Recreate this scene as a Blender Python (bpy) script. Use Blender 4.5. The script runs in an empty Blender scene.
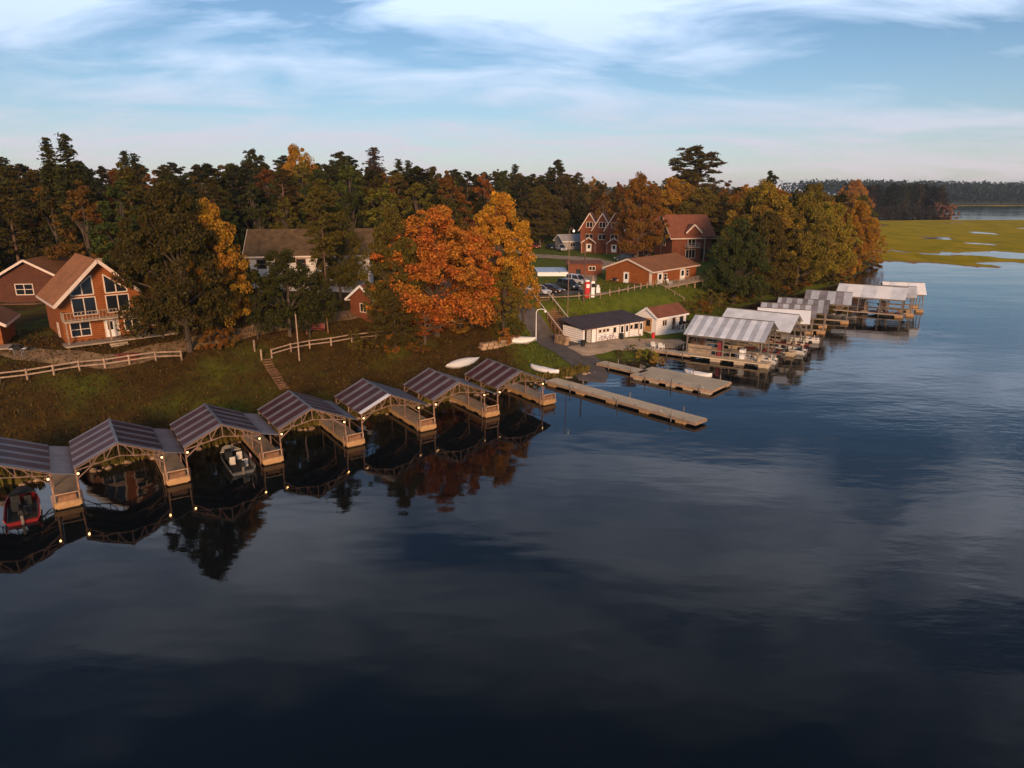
import bpy, math, random
import numpy as np
from mathutils import Vector, Matrix

S = bpy.context.scene
COL = S.collection
R = math.radians
rng = random.Random(7)

# ------------------------------------------------------------------ camera
CAM_H, PITCH, FPX = 22.0, R(15.9), 683.0
def W(px, py, z=0.0):
    """the place in the world, at height z, that the photograph shows at a pixel"""
    u = (px-512)/FPX; v = -(py-384)/FPX
    d = (u, math.cos(PITCH)+v*math.sin(PITCH), -math.sin(PITCH)+v*math.cos(PITCH))
    t = (z-CAM_H)/d[2]
    return Vector((d[0]*t, d[1]*t, z))
def top_z(py, Y):
    return CAM_H + Y*math.tan(math.atan(-(py-384)/FPX)-PITCH)
def x_at(px, Y, z=6.0):
    return (px-512)/FPX*(Y*math.cos(PITCH)+(CAM_H-z)*math.sin(PITCH))

cam = bpy.data.cameras.new('camera'); camo = bpy.data.objects.new('camera', cam); COL.objects.link(camo)
camo.location = (0, 0, CAM_H); camo.rotation_euler = (math.pi/2-PITCH, 0, 0)
cam.sensor_width = 36; cam.lens = 36*FPX/1024; cam.clip_start = .5; cam.clip_end = 30000
S.camera = camo

# ------------------------------------------------------------------ materials
MATS = {}
def new_mat(name):
    m = bpy.data.materials.new(name); m.use_nodes = True
    nt = m.node_tree; b = nt.nodes['Principled BSDF']
    MATS[name] = m
    return m, nt, b
def mat(name, col, rough=.8, var=.25, scale=2.0, bump=0.0, metal=0.0, stretch=(1,1,1), col2=None, spec=.3):
    m, nt, b = new_mat(name)
    N = nt.nodes.new; L = nt.links.new
    tc = N('ShaderNodeTexCoord'); mp = N('ShaderNodeMapping'); mp.inputs['Scale'].default_value = stretch
    L(tc.outputs['Object'], mp.inputs[0])
    no = N('ShaderNodeTexNoise'); no.inputs['Scale'].default_value = scale; no.inputs['Detail'].default_value = 6
    L(mp.outputs[0], no.inputs['Vector'])
    cr = N('ShaderNodeValToRGB'); cr.color_ramp.elements[0].position = .3; cr.color_ramp.elements[1].position = .7
    c2 = col2 or tuple(min(1, c*(1+var)) for c in col)
    cr.color_ramp.elements[0].color = (*[c*(1-var) for c in col], 1); cr.color_ramp.elements[1].color = (*c2, 1)
    L(no.outputs[0], cr.inputs[0])
    oi = N('ShaderNodeObjectInfo'); wn = N('ShaderNodeTexNoise'); wn.inputs['Scale'].default_value = .55; wn.inputs['Detail'].default_value = 5; wn.inputs['Roughness'].default_value = .65; wn.noise_dimensions = '4D'
    L(tc.outputs['Object'], wn.inputs['Vector']); w8 = N('ShaderNodeMath'); w8.operation = 'MULTIPLY'; w8.inputs[1].default_value = 37; L(oi.outputs['Random'], w8.inputs[0]); L(w8.outputs[0], wn.inputs['W'])
    m1 = N('ShaderNodeMapRange'); m1.inputs[1].default_value = .3; m1.inputs[2].default_value = .7; m1.inputs[3].default_value = 1-var*.9; m1.inputs[4].default_value = 1+var*.6; L(wn.outputs[0], m1.inputs[0])
    m2 = N('ShaderNodeMapRange'); m2.inputs[3].default_value = 1-var*.5; m2.inputs[4].default_value = 1+var*.5; L(oi.outputs['Random'], m2.inputs[0])
    m3 = N('ShaderNodeMath'); m3.operation = 'MULTIPLY'; L(m1.outputs[0], m3.inputs[0]); L(m2.outputs[0], m3.inputs[1])
    sc_ = N('ShaderNodeVectorMath'); sc_.operation = 'SCALE'; L(cr.outputs[0], sc_.inputs[0]); L(m3.outputs[0], sc_.inputs['Scale']); L(sc_.outputs[0], b.inputs['Base Color'])
    b.inputs['Roughness'].default_value = rough; b.inputs['Metallic'].default_value = metal
    b.inputs['Specular IOR Level'].default_value = spec
    if bump:
        bp = N('ShaderNodeBump'); bp.inputs['Distance'].default_value = bump
        L(no.outputs[0], bp.inputs['Height']); L(bp.outputs[0], b.inputs['Normal'])
    return m
def banded(name, col, step, axis=2, rough=.75, depth=.03, var=.2):
    """log or board courses: bands along one axis with dark joints"""
    m, nt, b = new_mat(name)
    N = nt.nodes.new; L = nt.links.new
    tc = N('ShaderNodeTexCoord'); sp = N('ShaderNodeSeparateXYZ'); L(tc.outputs['Object'], sp.inputs[0])
    d = N('ShaderNodeMath'); d.operation = 'DIVIDE'; d.inputs[1].default_value = step; L(sp.outputs[axis], d.inputs[0])
    f = N('ShaderNodeMath'); f.operation = 'FRACT'; L(d.outputs[0], f.inputs[0])
    pp = N('ShaderNodeMath'); pp.operation = 'PINGPONG'; pp.inputs[1].default_value = .5; L(f.outputs[0], pp.inputs[0])
    cr = N('ShaderNodeValToRGB'); cr.color_ramp.elements[0].color = (.35,.35,.35,1); cr.color_ramp.elements[1].position = .16; cr.color_ramp.elements[1].color = (1,1,1,1)
    L(pp.outputs[0], cr.inputs[0])
    no = N('ShaderNodeTexNoise'); no.inputs['Scale'].default_value = 1.3; no.inputs['Detail'].default_value = 7; L(tc.outputs['Object'], no.inputs['Vector'])
    c2 = N('ShaderNodeValToRGB'); c2.color_ramp.elements[0].position = .3; c2.color_ramp.elements[1].position = .7
    c2.color_ramp.elements[0].color = (*[c*(1-var) for c in col], 1); c2.color_ramp.elements[1].color = (*[c*(1+var) for c in col], 1)
    L(no.outputs[0], c2.inputs[0])
    mx = N('ShaderNodeMix'); mx.data_type = 'RGBA'; mx.blend_type = 'MULTIPLY'; mx.inputs[0].default_value = 1
    L(c2.outputs[0], mx.inputs[6]); L(cr.outputs[0], mx.inputs[7]); L(mx.outputs[2], b.inputs['Base Color'])
    bp = N('ShaderNodeBump'); bp.inputs['Distance'].default_value = depth; L(cr.outputs[0], bp.inputs['Height']); L(bp.outputs[0], b.inputs['Normal'])
    b.inputs['Roughness'].default_value = rough; b.inputs['Specular IOR Level'].default_value = .25
    return m
def emit(name, col, strength):
    m, nt, b = new_mat(name)
    b.inputs['Emission Color'].default_value = (*col, 1); b.inputs['Emission Strength'].default_value = strength
    b.inputs['Base Color'].default_value = (*col, 1)
    return m

LOG = banded('log_siding', (.27,.080,.019), .24)
LOGD = banded('shaded_log_siding', (.10,.034,.016), .24)  # brown siding; the shade on the cabin behind the chalet is coloured in
REDW = banded('red_siding', (.20,.062,.026), .2)
WHITEW = banded('white_board_siding', (.86,.80,.76), .3, var=.07, depth=.015)
CREAM = banded('cream_lodge_siding', (.62,.56,.50), .3, var=.08, depth=.015)
GREYW = mat('grey_siding', (.30,.28,.27), var=.15)
ROOFB = mat('brown_shingles', (.27,.105,.036), .9, .3, 5, .02)
ROOFR = mat('red_brown_shingles', (.18,.062,.032), .9, .3, 5, .02)
ROOFD = mat('dark_shingles', (.06,.042,.045), .9, .3, 4, .02)
ROOFM = mat('mossy_lodge_shingles', (.10,.06,.025), .95, .35, 1.2, .03)
TRIM = mat('pale_trim', (.64,.51,.41), .6, .08)
WHITE = mat('white_paint', (.80,.78,.75), .5, .06)
WOOD = mat('weathered_deck_wood', (.36,.27,.19), .85, .3, 3, .01, stretch=(1,6,1))
DOCKW = mat('grey_dock_boards', (.56,.44,.29), .85, .22, 2.2, .01, stretch=(5,5,1))
WOODB = mat('brown_wood', (.20,.10,.05), .8, .3, 3)
POSTW = mat('pale_timber', (.33,.22,.145), .8, .25, 3)
GALV = mat('galvanised_tube', (.21,.125,.085), .6, .25, 3)
GALVG = mat('grey_steel_tube', (.17,.145,.125), .6, .25, 3, metal=.2)
RST = mat('red_brown_roof_sheet', (.070,.026,.026), .5, .3, .8)
RSL = mat('pale_roof_sheet', (.19,.165,.17), .45, .2, .9)
RSLG = mat('grey_ridge_sheet', (.15,.155,.175), .45, .2, .9)
RSW = mat('white_roof_sheet', (.80,.78,.76), .4, .06, .6)
RSG = mat('grey_roof_sheet', (.42,.43,.45), .45, .2, .7)
RSG2 = mat('dark_grey_roof_sheet', (.20,.18,.18), .6, .25, .9)
RSG3 = mat('light_grey_roof_sheet', (.68,.69,.71), .45, .15, .7)
FLOAT = mat('tan_float_drum', (.40,.23,.10), .6, .2, 3)
BLACK = mat('black_rubber', (.012,.012,.012), .7, .2)
GLASS, _nt, _b = new_mat('dark_window_glass'); _b.inputs['Base Color'].default_value = (.012,.014,.018,1); _b.inputs['Roughness'].default_value = .08
CHROME = mat('bright_metal', (.55,.55,.55), .25, .05, metal=.9)
RED = mat('red_paint', (.50,.03,.03), .4, .12)
DKRED = mat('dark_red_paint', (.16,.02,.02), .5, .2)
CONC = mat('concrete', (.40,.33,.26), .9, .2, 1.2, .01)
STONE = mat('retaining_stone', (.34,.22,.13), .9, .4, 1.6, .08)
ASPH = mat('worn_asphalt', (.125,.098,.08), .92, .22, .8, .01)
GRAVEL = mat('packed_gravel', (.36,.26,.165), .95, .25, .7, .02)
SANDP = mat('sandy_track', (.22,.135,.065), .95, .3, .5, .02)
BARK = mat('bark', (.085,.06,.042), .95, .35, 4, .03, stretch=(4,4,.6))
BARKP = mat('pine_bark', (.13,.075,.048), .95, .35, 4, .03, stretch=(4,4,.6))
BLUEP = mat('pale_blue_pool_cover', (.50,.60,.72), .5, .06)
SKIN = mat('kayak_shell', (.70,.66,.60), .35, .06)
BULB = emit('lit_bulb', (1,.60,.26), 2.6)
BULBW = emit('lit_street_lamp', (1,.80,.50), 2.5)

def leaf_mat(name, trans=.25, v0=.45, v1=1.6):
    m, nt, b = new_mat(name)
    N = nt.nodes.new; L = nt.links.new
    oi = N('ShaderNodeObjectInfo'); ge = N('ShaderNodeNewGeometry'); tc = N('ShaderNodeTexCoord')
    no = N('ShaderNodeTexNoise'); no.inputs['Scale'].default_value = .38; no.inputs['Detail'].default_value = 3; L(tc.outputs['Object'], no.inputs['Vector'])
    mr = N('ShaderNodeMapRange'); mr.inputs[1].default_value = .32; mr.inputs[2].default_value = .68; L(no.outputs[0], mr.inputs[0])
    hs = N('ShaderNodeHueSaturation'); L(oi.outputs['Color'], hs.inputs['Color'])
    # hue moves with clump, value with the single leaf
    h = N('ShaderNodeMapRange'); h.inputs[3].default_value = .488; h.inputs[4].default_value = .522; L(mr.outputs[0], h.inputs[0]); L(h.outputs[0], hs.inputs['Hue'])
    v = N('ShaderNodeMapRange'); v.inputs[3].default_value = v0; v.inputs[4].default_value = v1; L(ge.outputs['Random Per Island'], v.inputs[0]); L(v.outputs[0], hs.inputs['Value'])
    L(hs.outputs[0], b.inputs['Base Color'])
    b.inputs['Roughness'].default_value = .75; b.inputs['Specular IOR Level'].default_value = .15
    tr = N('ShaderNodeBsdfTranslucent'); L(hs.outputs[0], tr.inputs[0])
    mx = N('ShaderNodeMixShader'); mx.inputs[0].default_value = trans
    L(b.outputs[0], mx.inputs[1]); L(tr.outputs[0], mx.inputs[2])
    L(mx.outputs[0], nt.nodes['Material Output'].inputs[0])
    return m
LEAF = leaf_mat('leaves')

# ------------------------------------------------------------------ object helpers
def tag(o, label=None, cat=None, group=None, kind=None):
    if label: o['label'] = label
    if cat: o['category'] = cat
    if group: o['group'] = group
    if kind: o['kind'] = kind
    return o
def empty(name, loc, rz=0, label=None, cat=None, group=None):
    o = bpy.data.objects.new(name, None); COL.objects.link(o)
    o.location = loc; o.rotation_euler = (0, 0, rz); o.empty_display_size = .3
    return tag(o, label, cat, group)
def copy_tree(o, parent=None):
    c = o.copy(); COL.objects.link(c)
    if parent is not None: c.parent = parent
    for ch in list(o.children): copy_tree(ch, c)
    return c

class MB:
    def __init__(s, M=None):
        s.v = []; s.f = []; s.mi = []; s.M = M or Matrix.Identity(4)
    def add(s, vs, fs, mi=0):
        b = len(s.v); s.v += [tuple(s.M @ Vector(p)) for p in vs]
        s.f += [tuple(b+i for i in f) for f in fs]; s.mi += [mi]*len(fs)
    def box(s, x0, x1, y0, y1, z0, z1, mi=0):
        s.add([(x0,y0,z0),(x1,y0,z0),(x1,y1,z0),(x0,y1,z0),(x0,y0,z1),(x1,y0,z1),(x1,y1,z1),(x0,y1,z1)],
              [(0,3,2,1),(4,5,6,7),(0,1,5,4),(1,2,6,5),(2,3,7,6),(3,0,4,7)], mi)
    def bar(s, p, q, w, h=None, mi=0):
        h = h or w; p = Vector(p); q = Vector(q); d = (q-p)
        if d.length < 1e-6: return
        d.normalize(); up = Vector((0,0,1)) if abs(d.z) < .95 else Vector((1,0,0))
        a = d.cross(up).normalized()*w/2; b = a.cross(d).normalized()*h/2
        vs = [p-a-b, p+a-b, p+a+b, p-a+b, q-a-b, q+a-b, q+a+b, q-a+b]
        s.add(vs, [(0,1,2,3),(7,6,5,4),(0,4,5,1),(1,5,6,2),(2,6,7,3),(3,7,4,0)], mi)
    def tube(s, p, q, r0, r1=None, n=7, mi=0):
        r1 = r0 if r1 is None else r1; p = Vector(p); q = Vector(q); d = (q-p).normalized()
        up = Vector((0,0,1)) if abs(d.z) < .9 else Vector((1,0,0))
        a = d.cross(up).normalized(); b = a.cross(d)
        vs = [];
        for c, r in ((p, r0), (q, r1)):
            for i in range(n):
                t = 2*math.pi*i/n; vs.append(c + a*math.cos(t)*r + b*math.sin(t)*r)
        s.add(vs, [(i, (i+1) % n, n+(i+1) % n, n+i) for i in range(n)] + [tuple(range(n-1,-1,-1)), tuple(range(n,2*n))], mi)
    def path(s, pts, radii, n=7, mi=0):
        for i in range(len(pts)-1): s.tube(pts[i], pts[i+1], radii[i], radii[i+1], n, mi)
    def prism(s, poly, vec, mi=0):
        n = len(poly); vec = Vector(vec); vs = [Vector(p) for p in poly]; vs += [p+vec for p in vs]
        s.add(vs, [tuple(range(n-1,-1,-1)), tuple(range(n, 2*n))] + [(i, (i+1) % n, n+(i+1) % n, n+i) for i in range(n)], mi)
    def ball(s, c, r, n=8, sz=1.0, mi=0):
        vs = []; m = n//2
        for j in range(1, m):
            ph = math.pi*j/m
            for i in range(n):
                t = 2*math.pi*i/n; vs.append((c[0]+r*math.sin(ph)*math.cos(t), c[1]+r*math.sin(ph)*math.sin(t), c[2]+r*sz*math.cos(ph)))
        k = len(vs); vs += [(c[0],c[1],c[2]+r*sz), (c[0],c[1],c[2]-r*sz)]
        fs = []
        for j in range(m-2):
            for i in range(n): fs.append((j*n+i, (j+1)*n+i, (j+1)*n+(i+1) % n, j*n+(i+1) % n))
        for i in range(n): fs.append((k, i, (i+1) % n)); fs.append((k+1, (m-2)*n+(i+1) % n, (m-2)*n+i))
        s.add(vs, fs, mi)
    def loft(s, secs, mi=0, cap=True):
        n = len(secs[0]); vs = [p for sec in secs for p in sec]; fs = []
        for j in range(len(secs)-1):
            for i in range(n): fs.append((j*n+i, j*n+(i+1) % n, (j+1)*n+(i+1) % n, (j+1)*n+i))
        if cap: fs += [tuple(range(n-1,-1,-1)), tuple(range((len(secs)-1)*n, len(secs)*n))]
        s.add(vs, fs, mi)
    def build(s, name, mats, parent=None, smooth=False, bevel=0):
        me = bpy.data.meshes.new(name); me.from_pydata(s.v, [], s.f)
        mats = mats if isinstance(mats, (list, tuple)) else [mats]
        for m in mats: me.materials.append(m)
        me.polygons.foreach_set('material_index', s.mi)
        if smooth: me.polygons.foreach_set('use_smooth', [True]*len(s.f))
        o = bpy.data.objects.new(name, me); COL.objects.link(o)
        if parent is not None: o.parent = parent
        if bevel:
            b = o.modifiers.new('edge', 'BEVEL'); b.width = bevel; b.segments = 2; b.limit_method = 'ANGLE'
        return o

# ------------------------------------------------------------------ terrain
U = Vector((.825, .565, 0)); Nw = Vector((.565, -.825, 0))       # along the row of left-hand slips / out over the water
PIER0 = Vector((-31.8, 44.75, 0)); STEP = Vector((5.97, 4.09, 0))
def pierfront(k): return PIER0 + STEP*k
def sh(k): p = pierfront(k) - Nw*7.0; return (p.x, p.y)
SHORE = [(-560,-330), (-150,-25), (-90, 8), sh(-3), sh(-1), sh(0), sh(1), sh(2), sh(3), sh(4), sh(5), sh(6),
         (3.0,78.6), (6.4,78.0), (7.8,79.0), (11.0,77.6), (11.6,80.5), (12.2,86.5), (17,87.2), (20.5,92), (24,97.5), (30.2,106), (38,119),
         (45.7,132), (61,146), (80,165), (103,199), (124,240), (142,275), (200,420), (262,540), (300,556), (345,562), (362,590), (350,700), (320,1100), (-1400,1100), (-1400,-330)]
NSH = len(SHORE)-3
SA = np.array(SHORE)
def sdist(x, y):
    """distance inland from the shoreline (negative over water)"""
    x = np.asarray(x, float); y = np.asarray(y, float)
    best = np.full(x.shape, 1e9)
    for i in range(NSH-1):
        a = SA[i]; b = SA[i+1]; d = b-a; L2 = d@d
        t = np.clip(((x-a[0])*d[0]+(y-a[1])*d[1])/L2, 0, 1)
        best = np.minimum(best, np.hypot(x-a[0]-t*d[0], y-a[1]-t*d[1]))
    ins = np.zeros(x.shape, bool)
    n = len(SA)
    for i in range(n):
        x0, y0 = SA[i]; x1, y1 = SA[(i+1) % n]
        if y0 == y1: continue
        c = ((y0 > y) != (y1 > y)) & (x < (x1-x0)*(y-y0)/(y1-y0)+x0)
        ins ^= c
    return np.where(ins, best, -best)
def sm(t): t = np.clip(t, 0, 1); return t*t*(3-2*t)
def wob(x, y):
    return (np.sin(x*.31+1.3)*np.cos(y*.27)+.6*np.sin(x*.73+y*.51)+.4*np.sin(x*1.7-y*1.3))
def ground(x, y):
    x = np.asarray(x, float); y = np.asarray(y, float)
    s = sdist(x, y)
    zl = .35*sm(s/1.5) + 6.1*sm((s-.5)/27)
    t = (x-12.3)*-.59+(y-101.4)*.81
    zq = .35*sm(s/1.5) + 4.75*sm((s-1)/13)
    zr = np.minimum(.12+.88*sm((s-.5)/7) + 4.0*sm((t-.2)/9), zq)
    w = sm((x-(-2))/8)
    # the left terrace sits a little higher than the car park
    z = zl*(1-w) + w*zr
    w2 = 1-sm((x-22)/9)
    far = sm((y-170)/200)
    z = np.where(s > 0, z + far*3 + .10*wob(x, y)*sm(s/6)*(1-w*w2), np.maximum(-2.5, s*.35))
    pen = sm((x-150)/80)
    return np.where(s > 0, z*(1-pen) + np.minimum(z, .8)*pen, z)
def g(x, y): return float(ground(np.array([x]), np.array([y]))[0])
def onG(px, py):
    """where the ray through a pixel meets the ground"""
    lo = None
    for z in np.arange(12, -.01, -.05):
        p = W(px, py, float(z))
        if p.y < 0 or p.y > 900: continue
        if g(p.x, p.y) >= z: return Vector((p.x, p.y, g(p.x, p.y)))
    return W(px, py, 0)

def axis(lo, dense0, dense1, hi, st):
    a = list(np.arange(dense0, dense1, st)); d = st; v = dense0
    left = []
    while v > lo: d *= 1.13; v -= d; left.append(v)
    right = []; v = a[-1]; d = st
    while v < hi: d *= 1.13; v += d; right.append(v)
    return np.array(left[::-1]+a+right)
def grid_mesh(name, xs, ys, zf, mats, keep=None):
    X, Y = np.meshgrid(xs, ys); Z = zf(X.ravel(), Y.ravel()).reshape(X.shape)
    nx, ny = len(xs), len(ys)
    idx = np.arange(nx*ny).reshape(ny, nx)
    q = np.stack([idx[:-1,:-1], idx[:-1,1:], idx[1:,1:], idx[1:,:-1]], -1).reshape(-1, 4)
    if keep is not None: q = q[keep(Z).ravel()]
    me = bpy.data.meshes.new(name); me.from_pydata(np.stack([X.ravel(), Y.ravel(), Z.ravel()], -1).tolist(), [], q.tolist())
    for m in (mats if isinstance(mats, list) else [mats]): me.materials.append(m)
    me.polygons.foreach_set('use_smooth', [True]*len(q))
    o = bpy.data.objects.new(name, me); COL.objects.link(o); return o

def ground_mat():
    m, nt, b = new_mat('bank_turf_and_leaf_litter')
    N = nt.nodes.new; L = nt.links.new
    tc = N('ShaderNodeTexCoord')
    def noise(sc, det=6, ro=.6):
        n = N('ShaderNodeTexNoise'); n.inputs['Scale'].default_value = sc; n.inputs['Detail'].default_value = det; n.inputs['Roughness'].default_value = ro
        L(tc.outputs['Object'], n.inputs['Vector']); return n
    def ramp(n, a, b_, c0, c1):
        r = N('ShaderNodeValToRGB'); r.color_ramp.elements[0].position = a; r.color_ramp.elements[1].position = b_
        r.color_ramp.elements[0].color = (*c0, 1); r.color_ramp.elements[1].color = (*c1, 1); L(n, r.inputs[0]); return r
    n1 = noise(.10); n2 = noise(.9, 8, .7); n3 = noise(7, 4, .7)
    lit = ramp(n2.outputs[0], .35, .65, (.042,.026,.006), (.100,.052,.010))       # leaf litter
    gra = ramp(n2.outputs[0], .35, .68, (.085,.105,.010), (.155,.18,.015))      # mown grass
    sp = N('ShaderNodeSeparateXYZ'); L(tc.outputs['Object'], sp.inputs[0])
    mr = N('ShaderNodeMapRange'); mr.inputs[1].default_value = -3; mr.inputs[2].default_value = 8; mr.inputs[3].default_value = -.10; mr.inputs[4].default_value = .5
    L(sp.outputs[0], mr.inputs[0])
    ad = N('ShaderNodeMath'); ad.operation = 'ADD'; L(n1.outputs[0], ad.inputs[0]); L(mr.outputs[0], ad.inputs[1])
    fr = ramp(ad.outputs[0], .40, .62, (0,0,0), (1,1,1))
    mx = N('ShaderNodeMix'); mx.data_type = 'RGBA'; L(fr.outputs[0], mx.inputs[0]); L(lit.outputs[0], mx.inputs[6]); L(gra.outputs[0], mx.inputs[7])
    # fine mottling
    fm = ramp(n3.outputs[0], .3, .7, (.6,.6,.6), (1.25,1.2,1.1))
    mu = N('ShaderNodeMix'); mu.data_type = 'RGBA'; mu.blend_type = 'MULTIPLY'; mu.inputs[0].default_value = 1
    L(mx.outputs[2], mu.inputs[6]); L(fm.outputs[0], mu.inputs[7])
    # mud under and at the waterline
    mz = N('ShaderNodeMapRange'); mz.inputs[1].default_value = .05; mz.inputs[2].default_value = .3; L(sp.outputs[2], mz.inputs[0])
    md = N('ShaderNodeMix'); md.data_type = 'RGBA'; L(mz.outputs[0], md.inputs[0]); md.inputs[6].default_value = (.03,.02,.012,1); L(mu.outputs[2], md.inputs[7])
    L(md.outputs[2], b.inputs['Base Color']); b.inputs['Roughness'].default_value = .95; b.inputs['Specular IOR Level'].default_value = .1
    bp = N('ShaderNodeBump'); bp.inputs['Distance'].default_value = .18; bp.inputs['Strength'].default_value = .8; L(n3.outputs[0], bp.inputs['Height']); L(bp.outputs[0], b.inputs['Normal'])
    return m
xs = axis(-1400, -75, 62, 420, .8); ys = axis(-330, 38, 150, 1100, .8)
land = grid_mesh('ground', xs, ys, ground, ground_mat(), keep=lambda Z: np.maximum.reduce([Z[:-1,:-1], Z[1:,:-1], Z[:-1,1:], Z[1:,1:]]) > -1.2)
tag(land, kind='structure')

# water ------------------------------------------------------------
def water_mat():
    m, nt, b = new_mat('dark_lake_water')
    N = nt.nodes.new; L = nt.links.new
    b.inputs['Base Color'].default_value = (.0035,.0055,.0065,1); b.inputs['Roughness'].default_value = .035; b.inputs['IOR'].default_value = 1.36
    tc = N('ShaderNodeTexCoord'); mp = N('ShaderNodeMapping'); mp.inputs['Rotation'].default_value = (0,0,R(20)); mp.inputs['Scale'].default_value = (.55,1.2,1)
    L(tc.outputs['Object'], mp.inputs[0])
    n1 = N('ShaderNodeTexNoise'); n1.inputs['Scale'].default_value = 1.1; n1.inputs['Detail'].default_value = 4; L(mp.outputs[0], n1.inputs['Vector'])
    n2 = N('ShaderNodeTexNoise'); n2.inputs['Scale'].default_value = .09; n2.inputs['Detail'].default_value = 3; L(mp.outputs[0], n2.inputs['Vector'])
    n3 = N('ShaderNodeTexNoise'); n3.inputs['Scale'].default_value = .022; n3.inputs['Detail'].default_value = 3; L(mp.outputs[0], n3.inputs['Vector'])
    # ripples come in patches and grow towards the open lake
    sp = N('ShaderNodeSeparateXYZ'); L(tc.outputs['Object'], sp.inputs[0])
    mr = N('ShaderNodeMapRange'); mr.inputs[1].default_value = -5; mr.inputs[2].default_value = 70; mr.inputs[3].default_value = .10; mr.inputs[4].default_value = .5; L(sp.outputs[0], mr.inputs[0])
    pr = N('ShaderNodeMapRange'); pr.inputs[1].default_value = .38; pr.inputs[2].default_value = .65; pr.inputs[3].default_value = .35; pr.inputs[4].default_value = 1.4; L(n3.outputs[0], pr.inputs[0])
    mu = N('ShaderNodeMath'); mu.operation = 'MULTIPLY'; L(mr.outputs[0], mu.inputs[0]); L(pr.outputs[0], mu.inputs[1])
    h = N('ShaderNodeMath'); h.operation = 'MULTIPLY'; L(n1.outputs[0], h.inputs[0]); L(mu.outputs[0], h.inputs[1])
    b1 = N('ShaderNodeBump'); b1.inputs['Distance'].default_value = .05; b1.inputs['Strength'].default_value = 1; L(h.outputs[0], b1.inputs['Height'])
    b2 = N('ShaderNodeBump'); b2.inputs['Distance'].default_value = .12; b2.inputs['Strength'].default_value = .9; L(n2.outputs[0], b2.inputs['Height']); L(b1.outputs[0], b2.inputs['Normal'])
    L(b2.outputs[0], b.inputs['Normal'])
    return m
m = MB(); m.add([(-3400,-600,0),(3400,-600,0),(3400,3600,0),(-3400,3600,0)], [(0,1,2,3)])
tag(m.build('lake_water', water_mat()), kind='structure')

# marsh ------------------------------------------------------------
def vnoise(x, y, seed=0):
    r = np.random.RandomState(seed).rand(256, 256)
    xi = np.floor(x).astype(int); yi = np.floor(y).astype(int); fx = sm(x-xi); fy = sm(y-yi)
    a = r[xi % 256, yi % 256]; b = r[(xi+1) % 256, yi % 256]; c = r[xi % 256, (yi+1) % 256]; d = r[(xi+1) % 256, (yi+1) % 256]
    return (a*(1-fx)+b*fx)*(1-fy) + (c*(1-fx)+d*fx)*fy
def fbm(x, y, seed=0):
    return .5*vnoise(x, y, seed)+.27*vnoise(x*2.1, y*2.1, seed+1)+.15*vnoise(x*4.3, y*4.3, seed+2)+.08*vnoise(x*9, y*9, seed+3)
def marsh_z(x, y):
    edge = 216 - (x-120)*.42 + (fbm(x/5, y/40, 5)-.5)*30
    edge = np.maximum(edge, 150+(fbm(x/20, y/20, 6)-.5)*40)
    d = y-edge
    far = 520+.06*(x-300)+(fbm(x/40, y/40, 8)-.5)*30
    z = .16*sm(d/8)*sm((far-y)/10+.3)
    band = np.exp(-((d-44)/15)**2)*.23 + np.exp(-((d-15)/6)**2)*.05 - .03*sm((d-75)/30)      # the open pools lie in two bands
    pool = fbm(x/22, y/34, 11) + band
    wet = sm((pool+.10*(fbm(x/6,y/12,21)-.5)-.705)/.04)
    z = z*(1-wet) - .4*wet
    z = np.where((d < 0) | (y > far), -.4, z)
    return z
def marsh_mat():
    m, nt, b = new_mat('marsh_sedge')
    N = nt.nodes.new; L = nt.links.new
    tc = N('ShaderNodeTexCoord'); mp = N('ShaderNodeMapping'); mp.inputs['Scale'].default_value = (1,.35,1); L(tc.outputs['Object'], mp.inputs[0])
    n = N('ShaderNodeTexNoise'); n.inputs['Scale'].default_value = .11; n.inputs['Detail'].default_value = 9; n.inputs['Roughness'].default_value = .68; L(mp.outputs[0], n.inputs['Vector'])
    r = N('ShaderNodeValToRGB'); e = r.color_ramp.elements
    e[0].position = .33; e[0].color = (.21,.175,.012,1); e[1].position = .68; e[1].color = (.50,.32,.03,1)
    k = e.new(.5); k.color = (.38,.275,.018,1)
    L(n.outputs[0], r.inputs[0])
    sp = N('ShaderNodeSeparateXYZ'); L(tc.outputs['Object'], sp.inputs[0])
    mz = N('ShaderNodeMapRange'); mz.inputs[1].default_value = .02; mz.inputs[2].default_value = .14; L(sp.outputs[2], mz.inputs[0])
    mx = N('ShaderNodeMix'); mx.data_type = 'RGBA'; L(mz.outputs[0], mx.inputs[0]); mx.inputs[6].default_value = (.32,.17,.10,1); L(r.outputs[0], mx.inputs[7])
    L(mx.outputs[2], b.inputs['Base Color']); b.inputs['Roughness'].default_value = 1; b.inputs['Specular IOR Level'].default_value = 0
    bp = N('ShaderNodeBump'); bp.inputs['Distance'].default_value = .6; L(n.outputs[0], bp.inputs['Height']); L(bp.outputs[0], b.inputs['Normal'])
    return m
mx_ = np.concatenate([np.arange(98, 260, 1.6), np.arange(260, 900, 5)]); my_ = np.concatenate([np.arange(120, 320, 1.7), np.arange(320, 580, 4)])
mo = grid_mesh('marsh', mx_, my_, marsh_z, marsh_mat(), keep=lambda Z: np.maximum.reduce([Z[:-1,:-1], Z[1:,:-1], Z[:-1,1:], Z[1:,1:]]) > -.1)
tag(mo, 'yellow green sedge marsh broken by pools beyond the slips', 'marsh', kind='stuff')

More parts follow.
